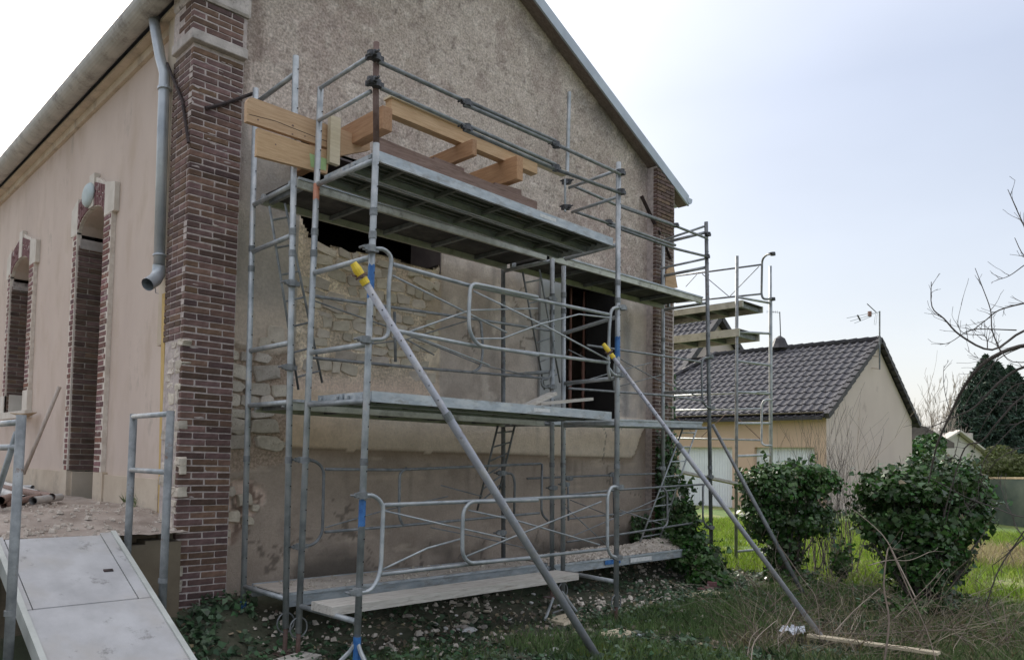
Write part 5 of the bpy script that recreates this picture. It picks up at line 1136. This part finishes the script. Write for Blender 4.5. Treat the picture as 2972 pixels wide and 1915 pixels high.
# bare shrub between the bushes
t = thing('bare_shrub', 'leafless twiggy shrub in front of the beige house gable', 'shrub', tuple(PT(2420, 1690, 10.4)))
mb = MB()
for _ in range(26):
    b_ = PT(2420+rnd(-75, 75), 1690, 10.4+rnd(-.5, .5)); b_.z = -1.5
    branch(mb, b_, (rnd(-.16, .16), rnd(-.16, .16), 1), rnd(1.0, 1.75), .008, 2, .38, 6, .25, 3)
mb.obj('stem', M['twig'], t)
t = thing('bare_shrub', 'thin leafless saplings behind the right bush, left of the bare tree', 'shrub', tuple(PT(2450, 1600, 11)))
mb = MB()
for px_, hh in ((2455, 1.5), (2380, .9), (2340, 1.0)):
    b_ = PT(px_, 1640, 11.5); b_.z = -1.5; branch(mb, b_, (rnd(-.1, .1), 0, 1), hh+.5, .010, 2, .45, 6, .2, 3)
mb.obj('stem', M['twig_b'], t)
# the bare tree entering from the right edge; branches traced then given depth
t = thing('bare_tree', 'leafless tree whose arching branches enter from the right edge', 'tree', (9.5, -1.2, -1.5))
TH = .72
def limb(pts, T0, T1, r0, r1, tw=6, m_=None, seed=0):
    n_ = len(pts); P = [PT(x, y, T0+(T1-T0)*i/(n_-1)) for i, (x, y) in enumerate(pts)]
    # smooth by Catmull-Rom
    Q = []
    for i in range(n_-1):
        p0, p1, p2, p3 = P[max(i-1, 0)], P[i], P[i+1], P[min(i+2, n_-1)]
        for s_ in range(4):
            u = s_/4; Q.append(.5*((2*p1)+(p2-p0)*u+(2*p0-5*p1+4*p2-p3)*u*u+(3*p1-p0-3*p2+p3)*u**3))
    Q.append(P[-1]); rs = [r0+(r1-r0)*i/(len(Q)-1) for i in range(len(Q))]
    rs = [q_*TH for q_ in rs]; mbT.tube(Q, rs, 6, cap=True)
    for _ in range(tw):
        i = random.randint(1, len(Q)-1); d = (Q[i]-Q[i-1]).normalized()+Vector((rnd(-1, 1), rnd(-1, 1), rnd(-.6, 1)))*.9
        branch(mbT, Q[i], d, rnd(.05, .16), .0032, 1, .6, 3, .1, 1, .0016)
mbT = MB()
for pts, T0, T1, r0, r1, tw in (
    ([(3080, 1000), (2960, 1005), (2860, 1050), (2800, 1120), (2760, 1200), (2720, 1290), (2695, 1400)], 6.4, 7.6, .030, .008, 18),
    ([(3080, 1060), (2972, 1065), (2900, 1110), (2830, 1180), (2770, 1210), (2700, 1240)], 6.2, 7., .020, .005, 14),
    ([(3080, 950), (2972, 960), (2880, 1015), (2790, 975), (2740, 925), (2705, 890), (2703, 818)], 6.3, 6.6, .017, .004, 12),
    ([(2950, 958), (2850, 955), (2810, 960), (2760, 992), (2728, 1000)], 6.6, 6.9, .008, .003, 8),
    ([(3060, 860), (2972, 880), (2900, 900), (2860, 930), (2820, 960)], 6., 6.5, .011, .004, 14),
    ([(2908, 1028), (2880, 960), (2875, 900), (2850, 830), (2830, 778)], 6.5, 6.5, .008, .003, 8),
    ([(2866, 1010), (2858, 975), (2800, 968), (2780, 940), (2790, 885)], 6.6, 6.6, .006, .0025, 6),
    ([(3060, 800), (2990, 690), (2965, 640), (2925, 550)], 5.8, 6., .011, .003, 8),
    ([(3030, 760), (2975, 745), (2945, 690)], 5.8, 5.9, .007, .003, 5),
    ([(2972, 770), (2930, 800), (2896, 812)], 6, 6.1, .006, .003, 4),
    ([(3080, 1130), (2972, 1150), (2900, 1220), (2850, 1280), (2800, 1300), (2760, 1420), (2740, 1500)], 6.2, 7.2, .014, .005, 12),
    ([(3060, 1200), (2972, 1220), (2920, 1260), (2860, 1330), (2840, 1400)], 6.2, 6.6, .009, .003, 8),
    ([(3060, 1480), (2972, 1500), (2880, 1470), (2800, 1440), (2690, 1380)], 5.8, 6.4, .008, .003, 8),
    ([(3060, 1500), (2960, 1570), (2900, 1650), (2860, 1760)], 5.6, 5.9, .010, .005, 8),
    ([(2972, 1540), (2930, 1600), (2880, 1640)], 5.6, 5.9, .007, .003, 6),
    ([(3050, 1040), (2940, 1050), (2890, 1000), (2850, 985)], 6.2, 6.7, .007, .0025, 10),
    ([(3060, 1095), (2972, 1110), (2930, 1130), (2880, 1190), (2850, 1240), (2830, 1290)], 6.3, 7., .010, .003, 14),
    ([(2960, 1010), (2900, 1040), (2850, 1100), (2800, 1180), (2785, 1260), (2770, 1330)], 6.8, 7.4, .007, .003, 14),
    ([(2905, 1030), (2870, 1045), (2830, 1035), (2800, 1010)], 6.7, 6.9, .005, .002, 8),
    ([(2760, 1200), (2745, 1150), (2738, 1100), (2740, 1060)], 7.4, 7.4, .005, .0025, 5),
    ([(3060, 1290), (2960, 1300), (2890, 1340), (2850, 1400), (2830, 1450)], 6.2, 6.7, .006, .002, 12),
    ([(3060, 1620), (2972, 1560), (2930, 1480), (2900, 1400)], 5.6, 6.0, .006, .002, 10),
    ([(2730, 1300), (2760, 1340), (2790, 1400), (2800, 1460)], 7.4, 7.2, .004, .002, 6)):
    limb(pts, T0, T1, r0, r1, tw)
mbT.obj('branch', M['twig'], t)
MB().tube([(9.6, -1.5, -1.6), (9.5, -1.3, -.6), (9.2, -1.0, .4), (8.6, -.3, 1.0)], [.09, .07, .05, .03], 10).obj('trunk', M['bark'], t, smooth=True)
mbT2 = MB()
TH = 1.
# brambles and dead stems, foreground right
def stem(label, pts, T0, T1, r0, r1, m, tw=3, name='dead_stem', grp='dead stems in the right foreground'):
    global mbT
    mbT = MB(); limb(pts, T0, T1, r0*.62, r1*.62, tw); o = mbT.obj(name, M[m], smooth=True); tag(o, label, 'stem', grp)
stem('pale grey dead stem arching up from the brambles towards the beige gable', [(2660, 1740), (2610, 1640), (2560, 1550), (2460, 1465)], 6.2, 6.8, .010, .005, 'twig_p', 2)
stem('long dead stem dropping from the arching one into the grass', [(2585, 1590), (2640, 1720), (2690, 1830), (2720, 1930)], 6.0, 5.2, .009, .006, 'twig_b', 4)
stem('upright yellowish forked stem in front of the right bush', [(2565, 1930), (2580, 1800), (2565, 1700), (2575, 1600), (2583, 1590)], 4.9, 5.4, .012, .006, 'twig_b', 5)
stem('pale horizontal twig crossing the yellowish forked stem', [(2520, 1640), (2580, 1625), (2640, 1625), (2695, 1602)], 5.4, 5.6, .006, .004, 'twig_p', 2)
stem('bare stem rising in a slant to the right of the yellowish forked stem', [(2590, 1800), (2650, 1740), (2700, 1690), (2735, 1650)], 5.4, 5.7, .006, .004, 'twig_b', 3)
stem('slanting light brown stick above the pine plank', [(2420, 1835), (2480, 1770), (2555, 1705)], 5.6, 5.8, .007, .004, 'twig_p', 1)
stem('thin dark stem from the left bush curving down to the plank', [(2260, 1580), (2330, 1680), (2370, 1740), (2380, 1860)], 6.6, 5.8, .006, .004, 'twig_b', 3)
stem('thin stem beside the sloping prop foot', [(2170, 1900), (2180, 1850), (2210, 1820)], 5, 5.2, .005, .003, 'twig_p', 1)
stem('curved dry stem left of the white rag', [(2180, 1925), (2190, 1860), (2240, 1810), (2255, 1800)], 4.9, 5.3, .006, .003, 'twig_p', 2)
stem('reddish brown bramble cane lying along the pine plank', [(2380, 1830), (2520, 1840), (2660, 1830), (2800, 1825)], 5.4, 5.7, .005, .004, 'twig_b', 4)
stem('stout pale stick poking up left of the white rag', [(2262, 1850), (2290, 1800), (2310, 1762)], 5.5, 5.6, .010, .005, 'twig_p', 0)
mb = MB()
for _ in range(170):
    px_, py_ = rnd(2180, 2990), rnd(1760, 1925); p = PZ(px_, py_, -1.5); p.z = zgF(p.x, p.y)
    a = rnd(0, 6.28); branch(mb, p, (math.cos(a)*rnd(.4, 1.4), math.sin(a)*rnd(.4, 1.4), rnd(.3, 1.1)), rnd(.25, .75), rnd(.002, .0045), 1, .5, 5, -.25, 2, .0012, .3)
tag(mb.obj('bramble_tangle', M['twig_p']), 'tangle of pale dry bramble stems covering the right foreground', 'brambles', kind='stuff')
mb = MB()
for _ in range(200):
    px_, py_ = rnd(2150, 2990), rnd(1690, 1925); p = PZ(px_, py_, -1.5); p.z = zgF(p.x, p.y)
    a = rnd(0, 6.28); branch(mb, p, (math.cos(a)*rnd(.4, 1.4), math.sin(a)*rnd(.4, 1.4), rnd(.5, 1.4)), rnd(.3, .9), rnd(.002, .005), 1, .6, 5, -.2, 2, .0012, .3)
tag(mb.obj('bramble_tangle', M['twig_b']), 'tangle of darker brown bramble stems behind the pine plank', 'brambles', kind='stuff')
mb = MB()
for _ in range(70):
    px_, py_ = rnd(1050, 2150), rnd(1760, 1925); p = PZ(px_, py_, -1.5); p.z = zgF(p.x, p.y)
    a = rnd(0, 6.28); branch(mb, p, (math.cos(a), math.sin(a), rnd(.1, .5)), rnd(.15, .5), rnd(.002, .004), 1, .5, 4, -.2, 1, .0012, .3)
tag(mb.obj('fallen_twigs', M['twig_b']), 'fallen twigs in the grass before the scaffold', 'twigs', kind='stuff')
A = PZ(2345, 1842, -1.44); B = PZ(2725, 1895, -1.40)
tag(MB().obox(A, B, .085, .022).obj('pine_plank', M['wood_e']), 'long pale pine plank lying in the brambles at lower right', 'plank')
# crumpled plastic rag
p = PZ(2300, 1845, -1.46); mb = MB(); n_ = 9
for i in range(n_):
    for j in range(n_): mb.v.append((p.x+(i/(n_-1)-.5)*.22+rnd(-.02, .02), p.y+(j/(n_-1)-.5)*.16+rnd(-.02, .02), p.z+.02+rnd(0, .07)))
mb.f = [(i*n_+j, (i+1)*n_+j, (i+1)*n_+j+1, i*n_+j+1) for i in range(n_-1) for j in range(n_-1)]
tag(mb.obj('plastic_rag', M['plastic']), 'crumpled white and grey plastic rag in the grass near the prop foot', 'rag')
# pale long board behind right scaffold
tag(MB().obox(PT(1955, 1365, 11.2), PT(2290, 1435, 11.6), .24, .035, up=(0, 0, 1)).obj('trestle_board', M['wood_p']), 'long dusty pale plank laid level behind the rightmost frame, before the garage door', 'plank')

# ------------------------------------------------------------------ houses
Xh, Yn = 28.09, 10.56
h1 = thing('garage_house', 'beige and peach house with dark tiled roof and two white garage doors', 'house', (Xh, Yn, -1.6))
zr, ze = 5.11, 2.02
Xr = 33.08; Xe = 37.28; slope = (zr-ze)/(Xr-Xh)
def dy0(y): return y
dA, dB = (13.95, 16.3), (10.95, 13.1)
mb = MB()
def xq(x, y0, y1, z0, z1): mb.add([(x, y0, z0), (x, y1, z0), (x, y1, z1), (x, y0, z1)], [(0, 1, 2, 3)])
zt = .72
for a, b in ((Yn, dB[0]), (dB[1], dA[0]), (dA[1], 22)): xq(Xh, a, b, -1.7, ze-.13)
for a, b in (dB, dA): xq(Xh, a, b, zt, ze-.13)
for a, b in (dB, dA):
    for y in (a, b): mb.add([(Xh, y, -1.7), (Xh+.25, y, -1.7), (Xh+.25, y, zt), (Xh, y, zt)], [(0, 1, 2, 3)])
    mb.add([(Xh, a, zt), (Xh, b, zt), (Xh+.25, b, zt), (Xh+.25, a, zt)], [(0, 1, 2, 3)])
mb.obj('front_wall', M['render_p'], h1)
mb = MB(); mb.prism([(Xh+.002, -1.7), (Xe, -1.7), (Xe, 2.10), (Xr, zr-.14), (Xh+.002, ze-.14)], Yn, Yn+.2, 1); mb.obj('gable_wall', M['render_b'], h1, recalc=True)
MB().box(Xe-.2, Xe-.05, Yn+.2, 22, -1.7, 2.1).box(Xh, Xe, 21.9, 22, -1.7, 2.1).obj('rear_wall', M['render_b'], h1)
for a, b in (dA, dB):
    d = MB().box(Xh+.2, Xh+.24, a, b, -1.6, zt).obj('garage_door', M['door_w'], h1)
    k = a+.08
    while k < b-.1:
        MB().box(Xh+.185, Xh+.1995, k, k+.085, -1.55, zt-.04).obj('panel', M['door_w'], d); k += .105
    MB().box(Xh+.17, Xh+.2, (a+b)/2-.06, (a+b)/2+.06, -.55, -.5).obj('handle', M['iron'], d)
# roof deck and tiles
Lx = (Xr-(Xh-.35)); nrow = 13; wy = .30
MB().add([(Xh-.35, Yn-.1, ze-.28), (Xh-.35, 20.4, ze-.28), (Xr, 17.2, zr-.05), (Xr, Yn-.1, zr-.05)], [(0, 1, 2, 3)]).add([(Xr, Yn-.1, zr-.05), (Xr, 18.6, zr-.05), (Xe+.5, 20.4, 1.85), (Xe+.5, Yn-.1, 1.85)], [(0, 1, 2, 3)]).add([(Xh-.35, 20.4, ze-.28), (Xe+.5, 20.4, 1.85), (Xr, 17.2, zr-.05)], [(0, 1, 2)]).obj('roof', M['tile_i'], h1)
sl = math.atan2(zr-.05-(ze-.28), Lx); Ls = math.hypot(zr-.05-(ze-.28), Lx); pl = Ls/nrow
def tile_mb():
    mb = MB(); prof = [(0, .012), (.045, .055), (.10, .058), (.15, .015), (.25, .010), (.30, .012)]
    v = []
    for u, lift in ((0, .035), (pl+.05, .0)):
        for yv, zv in prof: v.append((u, yv, zv+lift))
    for yv, zv in prof: v.append((0, yv, zv+.035-.045))
    n_ = len(prof); f = [(i, i+1, n_+i+1, n_+i) for i in range(n_-1)]+[(2*n_+i, 2*n_+i+1, i+1, i) for i in range(n_-1)]
    return mb.add(v, f)
tm = tile_mb().mesh('roof_tile'); tm.materials.append(M['tile']); far_t = MB(); tl = []
for r_ in range(nrow):
    u = r_*pl; x = Xh-.35+u*math.cos(sl); z = ze-.28+u*math.sin(sl); ymax = 20.4+(17.2-20.4)*(r_/nrow); y = Yn-.05
    while y < ymax-.1: tl.append((y, x, z)); y += wy
tl.sort()
for i, (y, x, z) in enumerate(tl):
    if i < 298:
        o = link('roof_tile', tm, h1, loc=(x, y, z)); o.rotation_euler = (0, -sl, 0)
    else:
        mt = Matrix.Translation((x, y, z)) @ Matrix.Rotation(-sl, 4, 'Y'); tb = tile_mb(); far_t.add([mt @ Vector(v) for v in tb.v], tb.f)
far_t.obj('roof_tiling', M['tile_i'], h1, kind='stuff'); print('tiles', len(tl))
# verge tiles on both rakes, ridge tiles
for r_ in range(nrow):
    u = (r_+.05)*pl
    for sgn in (0, 1):
        if sgn == 0: p = Vector((Xh-.35+u*math.cos(sl), Yn-.14, ze-.28+u*math.sin(sl))); q = p+Vector((pl*1.05*math.cos(sl), 0, pl*1.05*math.sin(sl)+.0))
        else:
            A_, B_ = Vector((Xe+.5, Yn-.14, 1.85)), Vector((Xr, Yn-.14, zr-.05)); p = A_.lerp(B_, r_/nrow); q = A_.lerp(B_, (r_+1.06)/nrow)
        MB().obox(p+Vector((0, 0, .05)), q+Vector((0, 0, -.0)), .16, .20).obj('verge_tile', M['tile_v'], h1)
k = 0; y = Yn-.15
while y < 17.2:
    MB().tube([(Xr, y, zr+.00), (Xr, y+.40, zr-.02), (Xr, y+.41, zr+.0), (Xr, y+.45, zr)], [.14, .125, .125, .10], 10).obj('ridge_tile', M['tile_v'], h1, smooth=True); y += .42
for i in range(11):
    p = Vector((Xr, 17.2, zr)).lerp(Vector((Xh-.35, 20.4, ze-.25)), i/11); q = Vector((Xr, 17.2, zr)).lerp(Vector((Xh-.35, 20.4, ze-.25)), (i+1)/11); MB().tube([p+Vector((0, 0, .06)), q+Vector((0, 0, .03))], .12, 8).obj('hip_tile', M['tile_v'], h1, smooth=True)
MB().box(Xh-.42, Xh-.33, Yn, 20, ze-.34, ze-.24).obj('gutter', M['tile_v'], h1); MB().box(Xh-.33, Xh, Yn, 20, ze-.10, ze-.06).obj('soffit', M['ret'], h1)
# chimney cap on ridge
p = PX(2263, 1000, Xr); MB().tube([(p.x, p.y, zr), (p.x, p.y, zr+.22), (p.x, p.y, zr+.42), (p.x, p.y, zr+.55)], [.42, .30, .22, .05], 10).obj('ridge_vent', M['tile_v'], h1)
# aerials
an = thing('tv_antenna', 'television aerial with three long rods on a mast at the beige gable', 'antenna', tuple(PY(2553, 1070, Yn-.25)))
q = lambda x, y, d=0: PY(x, y, Yn-.3+d)
MB().tube([q(2553, 903), q(2553, 1072)], .028, 8).obj('mast', M['steel_d'], an); MB().tube([q(2553, 905), q(2543, 908), q(2525, 912)], .012, 6).obj('boom', M['steel'], an)
for a, b in (((2532, 908), (2458, 923)), ((2530, 914), (2468, 932)), ((2530, 918), (2480, 938))): MB().tube([q(*a), q(*b)], .010, 5).obj('rod', M['steel'], an)
MB().tube([q(2543, 906), q(2517, 882)], .016, 6).obj('reflector', M['clamp'], an); MB().tube([q(2546, 908), q(2542, 942), q(2537, 942), q(2541, 908)], .009, 5).obj('reflector', M['steel'], an)
MB().tube([q(2524, 904), q(2524, 918)], .07, 8).obj('dipole_box', M['orange_prop'], an); MB().tube([q(2489, 915), q(2497, 930)], .03, 6).obj('director', M['clamp'], an)
for yy_ in (1035, 1070): MB().tube([q(2553, yy_), q(2530, yy_-2, .3)], .02, 6).obj('bracket', M['render_b'], an)
an = thing('tv_antenna', 'small comb shaped aerial on a thin pole above the ridge vent', 'antenna', tuple(PX(2266, 985, Xr)))
q = lambda x, y: PX(x, y, Xr)
MB().tube([q(2263, 905), q(2266, 990)], .022, 6).obj('mast', M['clamp'], an); MB().tube([q(2263, 907), q(2228, 904)], .012, 5).obj('boom', M['clamp'], an)
for x in (2226, 2232, 2238, 2244, 2250, 2256): MB().tube([q(x, 901), q(x, 909)], .007, 4).obj('element', M['clamp'], an)
# house 2 behind
T = 42; ap = PT(2075, 922, T); Y2 = ap.y
h2 = thing('tiled_house', 'farther pink rendered house with dark tiled gable behind the side scaffold', 'house', (ap.x, ap.y, -1.6))
L2 = PY(1950, 1100, Y2); R2 = PY(2170, 1075, Y2); 
mb = MB().prism([(L2.x, -1.7), (R2.x, -1.7), (R2.x, R2.z), (ap.x, ap.z-.1), (L2.x, L2.z)], Y2, Y2+.3, 1); mb.obj('gable_wall', mat('pinkish_render', (.50, .41, .38), (.55, .46, .42), .5, .9, bump=.1), h2, recalc=True)
MB().box(L2.x+.1, L2.x+.3, Y2+.3, Y2+9, -1.7, L2.z-.1).obj('front_wall', M['render_f'], h2)
sl2 = math.atan2(ap.z-L2.z, ap.x-L2.x); Ls2 = math.hypot(ap.z-L2.z, ap.x-L2.x)
MB().add([(L2.x-.3, Y2-.3, L2.z-.25), (L2.x-.3, Y2+9, L2.z-.25), (ap.x, Y2+9, ap.z), (ap.x, Y2-.3, ap.z)], [(0, 1, 2, 3)]).add([(ap.x, Y2-.3, ap.z), (ap.x, Y2+9, ap.z), (R2.x+.3, Y2+9, R2.z-.2), (R2.x+.3, Y2-.3, R2.z-.2)], [(0, 1, 2, 3)]).obj('roof', M['tile_i'], h2)
tt = MB(); nr = 11
for r_ in range(nr):
    for cidx in range(24):
        u = r_/nr; p = Vector((L2.x-.3+(ap.x-L2.x+.3)*u, Y2-.25+cidx*.36, L2.z-.25+(ap.z-L2.z+.25)*u)); mt = Matrix.Translation(p) @ Matrix.Rotation(-sl2, 4, 'Y') @ Matrix.Diagonal((Ls2/nr/pl*1.05, 1.2, 1.2, 1)); tb = tile_mb(); tt.add([mt @ Vector(v) for v in tb.v], tb.f)
tt.obj('roof_tiling', M['tile_i'], h2, kind='stuff')
for a, b in ((L2, ap), (R2, ap)):
    for i in range(8):
        p = a.lerp(b, i/8); qv = a.lerp(b, (i+1.05)/8); p.y = qv.y = Y2-.3; MB().obox(p, qv, .25, .30).obj('verge_tile', M['tile_v'], h2)
for i in range(12): MB().tube([(ap.x, Y2-.3+i*.6, ap.z+.05), (ap.x, Y2+.28+i*.6, ap.z+.02)], [.2, .17], 8).obj('ridge_tile', M['tile_v'], h2)
# far low house right
T = 55; a2 = PT(2770, 1252, T); Y3 = a2.y
h3 = thing('far_house', 'far pale house with low brown roof, below the dark conifer', 'house', (a2.x, a2.y, -1.6))
q = lambda x, y: PY(x, y, Y3)
l3, r3 = q(2715, 1285), q(2868, 1325)
MB().prism([(l3.x, -1.8), (r3.x, -1.8), (r3.x, r3.z), (a2.x, a2.z), (l3.x, l3.z)], Y3, Y3+.3, 1).obj('gable_wall', M['render_f'], h3, recalc=True)
MB().box(r3.x+.01, r3.x+9, Y3+2.0, Y3+2.3, -1.8, r3.z-.2).obj('front_wall', M['render_f'], h3)
e2 = a2+Vector((8, 0, .0)); 
MB().add([(a2.x, Y3-.2, a2.z), (r3.x+.3, Y3-.2, r3.z-.1), (r3.x+9, Y3+1, r3.z-.3), (e2.x, Y3+6, a2.z-.2)], [(0, 1, 2, 3)]).add([(a2.x, Y3-.2, a2.z), (l3.x-.3, Y3-.2, l3.z-.1), (l3.x-.3, Y3+8, l3.z-.1), (e2.x, Y3+6, a2.z-.2)], [(3, 2, 1, 0)]).obj('roof', M['brown_t'], h3)
MB().obox(a2+Vector((0, -.25, .05)), r3+Vector((.3, -.25, -.03)), .3, .14).obox(a2+Vector((0, -.25, .05)), l3+Vector((-.3, -.25, -.03)), .3, .14).obj('verge_board', M['render_f'], h3)
p = q(2905, 1290); MB().box(p.x-.25, p.x+.25, Y3+2, Y3+2.5, p.z-1.6, p.z+1.0).obj('chimney', M['render_f'], h3)
T = 45; h4 = thing('brown_roofed_house', 'dark brown roof peeping out right of the beige gable', 'house', tuple(PT(2690, 1340, T)))
P = [PT(x, y, T) for x, y in ((2640, 1222), (2690, 1240), (2770, 1285), (2770, 1300), (2640, 1300))]
MB().add(P+[v+Vector((1.5, 3, .0)) for v in P], [(0, 1, 2, 3, 4), (9, 8, 7, 6, 5), (0, 5, 6, 1), (1, 6, 7, 2), (2, 7, 8, 3), (3, 8, 9, 4), (4, 9, 5, 0)]).obj('roof', M['brown_t'], h4)
P0 = PT(2700, 1300, T); MB().box(P0.x-2, P0.x+1.6, P0.y+.5, P0.y+2, -1.8, P0.z).obj('wall', M['render_f'], h4)
# green mesh fence
A, B = PT(2830, 1390, 24), PT(3150, 1392, 20); fn = thing('mesh_fence', 'green mesh garden fence at the far end of the lawn', 'fence', (A.x, A.y, -1.6))
mb = MB(); mb.add([(A.x, A.y, -1.65), (B.x, B.y, -1.65), B, A, (A.x, A.y+.03, -1.65), (B.x, B.y+.03, -1.65), B+Vector((0, .03, 0)), A+Vector((0, .03, 0))], [(0,1,2,3),(7,6,5,4),(3,2,6,7),(0,3,7,4),(1,5,6,2)]).obj('mesh_screen', M['net'], fn)
MB().obox(A+Vector((0, 0, .04)), B+Vector((0, 0, .04)), .06, .06).obj('top_rail', M['card'], fn)
for i in range(5):
    p = A.lerp(B, i/4); MB().tube([(p.x, p.y-.06, -1.65), (p.x, p.y-.06, p.z+.08)], .04, 6).obj('post', M['steel_d'], fn)
# hedges
def leafmass(name, label, cat, lobes, n, size, m, base, trunk=True, fill=.7, thr=.38, jit=1.):
    t = thing(name, label, cat, base); P = []; tot = sum(l[3]*l[4] for l in lobes)
    for (cx, cy, cz, rx, rz_, ry) in lobes:
        m_ = int(n*rx*rz_/tot); u = RS.normal(0, 1, (m_, 3)); u /= np.linalg.norm(u, axis=1)[:, None]; rad = 1-RS.rand(m_)**1.5*fill
        P.append(np.stack([cx+u[:, 0]*rx*rad, cy+u[:, 1]*ry*rad, cz+u[:, 2]*rz_*rad], 1))
    P = np.concatenate(P); g_ = fbm(P[:, 0]+P[:, 1]*.6, P[:, 2]+P[:, 1]*.3, 3, 1.3); P = P[(g_ > thr) & (P[:, 2] > -1.65)]
    leaves('crown', P, np.tile([0, 0, .6], (len(P), 1)), size, m, t, jit=jit)['kind'] = 'stuff'
    if trunk: MB().tube([(base[0], base[1], -1.65), (base[0]+.1, base[1], base[2]+1.5), (base[0], base[1], max(l[2] for l in lobes))], [.28, .2, .06], 8).obj('trunk', M['bark'], t)
    return t
b_ = PT(2700, 1340, 36)
leafmass('round_hedge', 'dark shrub between the beige gable and the far pale house', 'shrub', [lobe(2670, 1330, 36, .9, .9), lobe(2700, 1290, 37, .7, .6), lobe(2660, 1380, 36, .9, .8)], 5000, .16, M['leaf'], tuple(b_), trunk=False)
leafmass('clipped_hedge', 'olive hedge behind the green mesh fence', 'hedge', [lobe(2870, 1360, 28, .9, .35), lobe(2950, 1355, 27, 1.2, .45), lobe(3040, 1350, 26, 1.2, .5), lobe(2900, 1330, 29, .6, .5)], 6000, .10, mat('olive_leaf', (.10, .12, .045), (.16, .18, .07), 3, .8, bump=0, island=.35, transl=.2), tuple(PT(2900, 1390, 27)), trunk=False)
# conifer
T = 70; tp = PT(2862, 1040, T); ft = thing('dark_conifer', 'tall dark conifer behind the far pale house', 'tree', (tp.x, tp.y, -1.6))
P = []; Nn = []
for (px_, top, wd, off) in ((2862, 1030, 5.6, 0), (2932, 1060, 5.0, 2), (2815, 1130, 4.0, -2), (3000, 1095, 5.5, 3), (2895, 1050, 5.0, -1)):
    t0 = PT(px_, top, T+off); H_ = t0.z+1.6; n = 26000
    hgt = RS.rand(n)**.75; ang = RS.uniform(0, 2*PI, n)
    tier = .72+.28*np.abs(np.sin(hgt*34+np.floor(ang*2.2)*1.3)); rad = wd*(1-(1-hgt)**1.0*0-(1-hgt))*0
    rr = wd*np.clip(hgt, .02, 1)**.85*tier*(1-.45*RS.rand(n)**2)*(.8+.5*fbm(ang*1.2, hgt*3, 3, 1.))
    rr = rr*(1+.28*np.maximum(0, fbm(ang*5, hgt*22, 2, 1.)-.5)*2*(RS.rand(n) > .4)); zz_ = t0.z-hgt*H_*.92-.5*rr*.25*RS.rand(n)
    g_ = fbm(ang*1.6, hgt*9, 3, 1.)+RS.normal(0, .04, n); k = g_ > .44
    P.append(np.stack([t0.x+rr*np.cos(ang), t0.y+rr*np.sin(ang), zz_], 1)[k])
P = np.concatenate(P); leaves('crown', P, np.tile([0, 0, .8], (len(P), 1)), .36, M['needle'], ft, jit=1.2, shape='blade')['kind'] = 'stuff'
MB().tube([(tp.x, tp.y, -1.6), (tp.x, tp.y, tp.z-1)], [.5, .1], 8).obj('trunk', M['bark'], ft)
# pale bare trees far away
for i, (px_, top, T, hh, lab) in enumerate(((2755, 1095, 60, 8.5, 'pale bare tree left of the dark conifer'), (2700, 1180, 75, 8, 'low pale bare tree over the brown roof'))):
    p = PT(px_, 1330, T); t = thing('far_bare_tree', lab, 'tree', (p.x, p.y, -1.6)); mb = MB()
    for _ in range(4): branch(mb, (p.x+rnd(-.3, .3), p.y, -1.6), (rnd(-.12, .12), rnd(-.12, .12), 1), hh*rnd(.5, .7), .08, 4, .30, 6, .3, 3, .011)
    mb.obj('branch', M['haze_tree'], t)
# distant tree line closing the horizon
P = []
for k in range(60):
    a = -.2+k*.045; d = 190+rnd(-20, 20); cx, cy = d*math.sin(a), d*math.cos(a); P.append((cx, cy, 0, rnd(7, 11), rnd(3.0, 5.5), 7))
PP = []
for (cx, cy, cz, rx, rz_, ry) in P:
    u = RS.normal(0, 1, (260, 3)); u /= np.linalg.norm(u, axis=1)[:, None]; PP.append(np.stack([cx+u[:, 0]*rx, cy+u[:, 1]*ry, cz+np.abs(u[:, 2])*rz_-1.6], 1))
PP = np.concatenate(PP); tag(leaves('tree_line', PP, np.tile([0, 0, .6], (len(PP), 1)), 1.8, mat('far_wood', (.10, .11, .08), (.16, .16, .12), 1, .9, bump=0, island=.3), jit=1.), 'distant hazy wood along the horizon', 'woodland', kind='stuff')
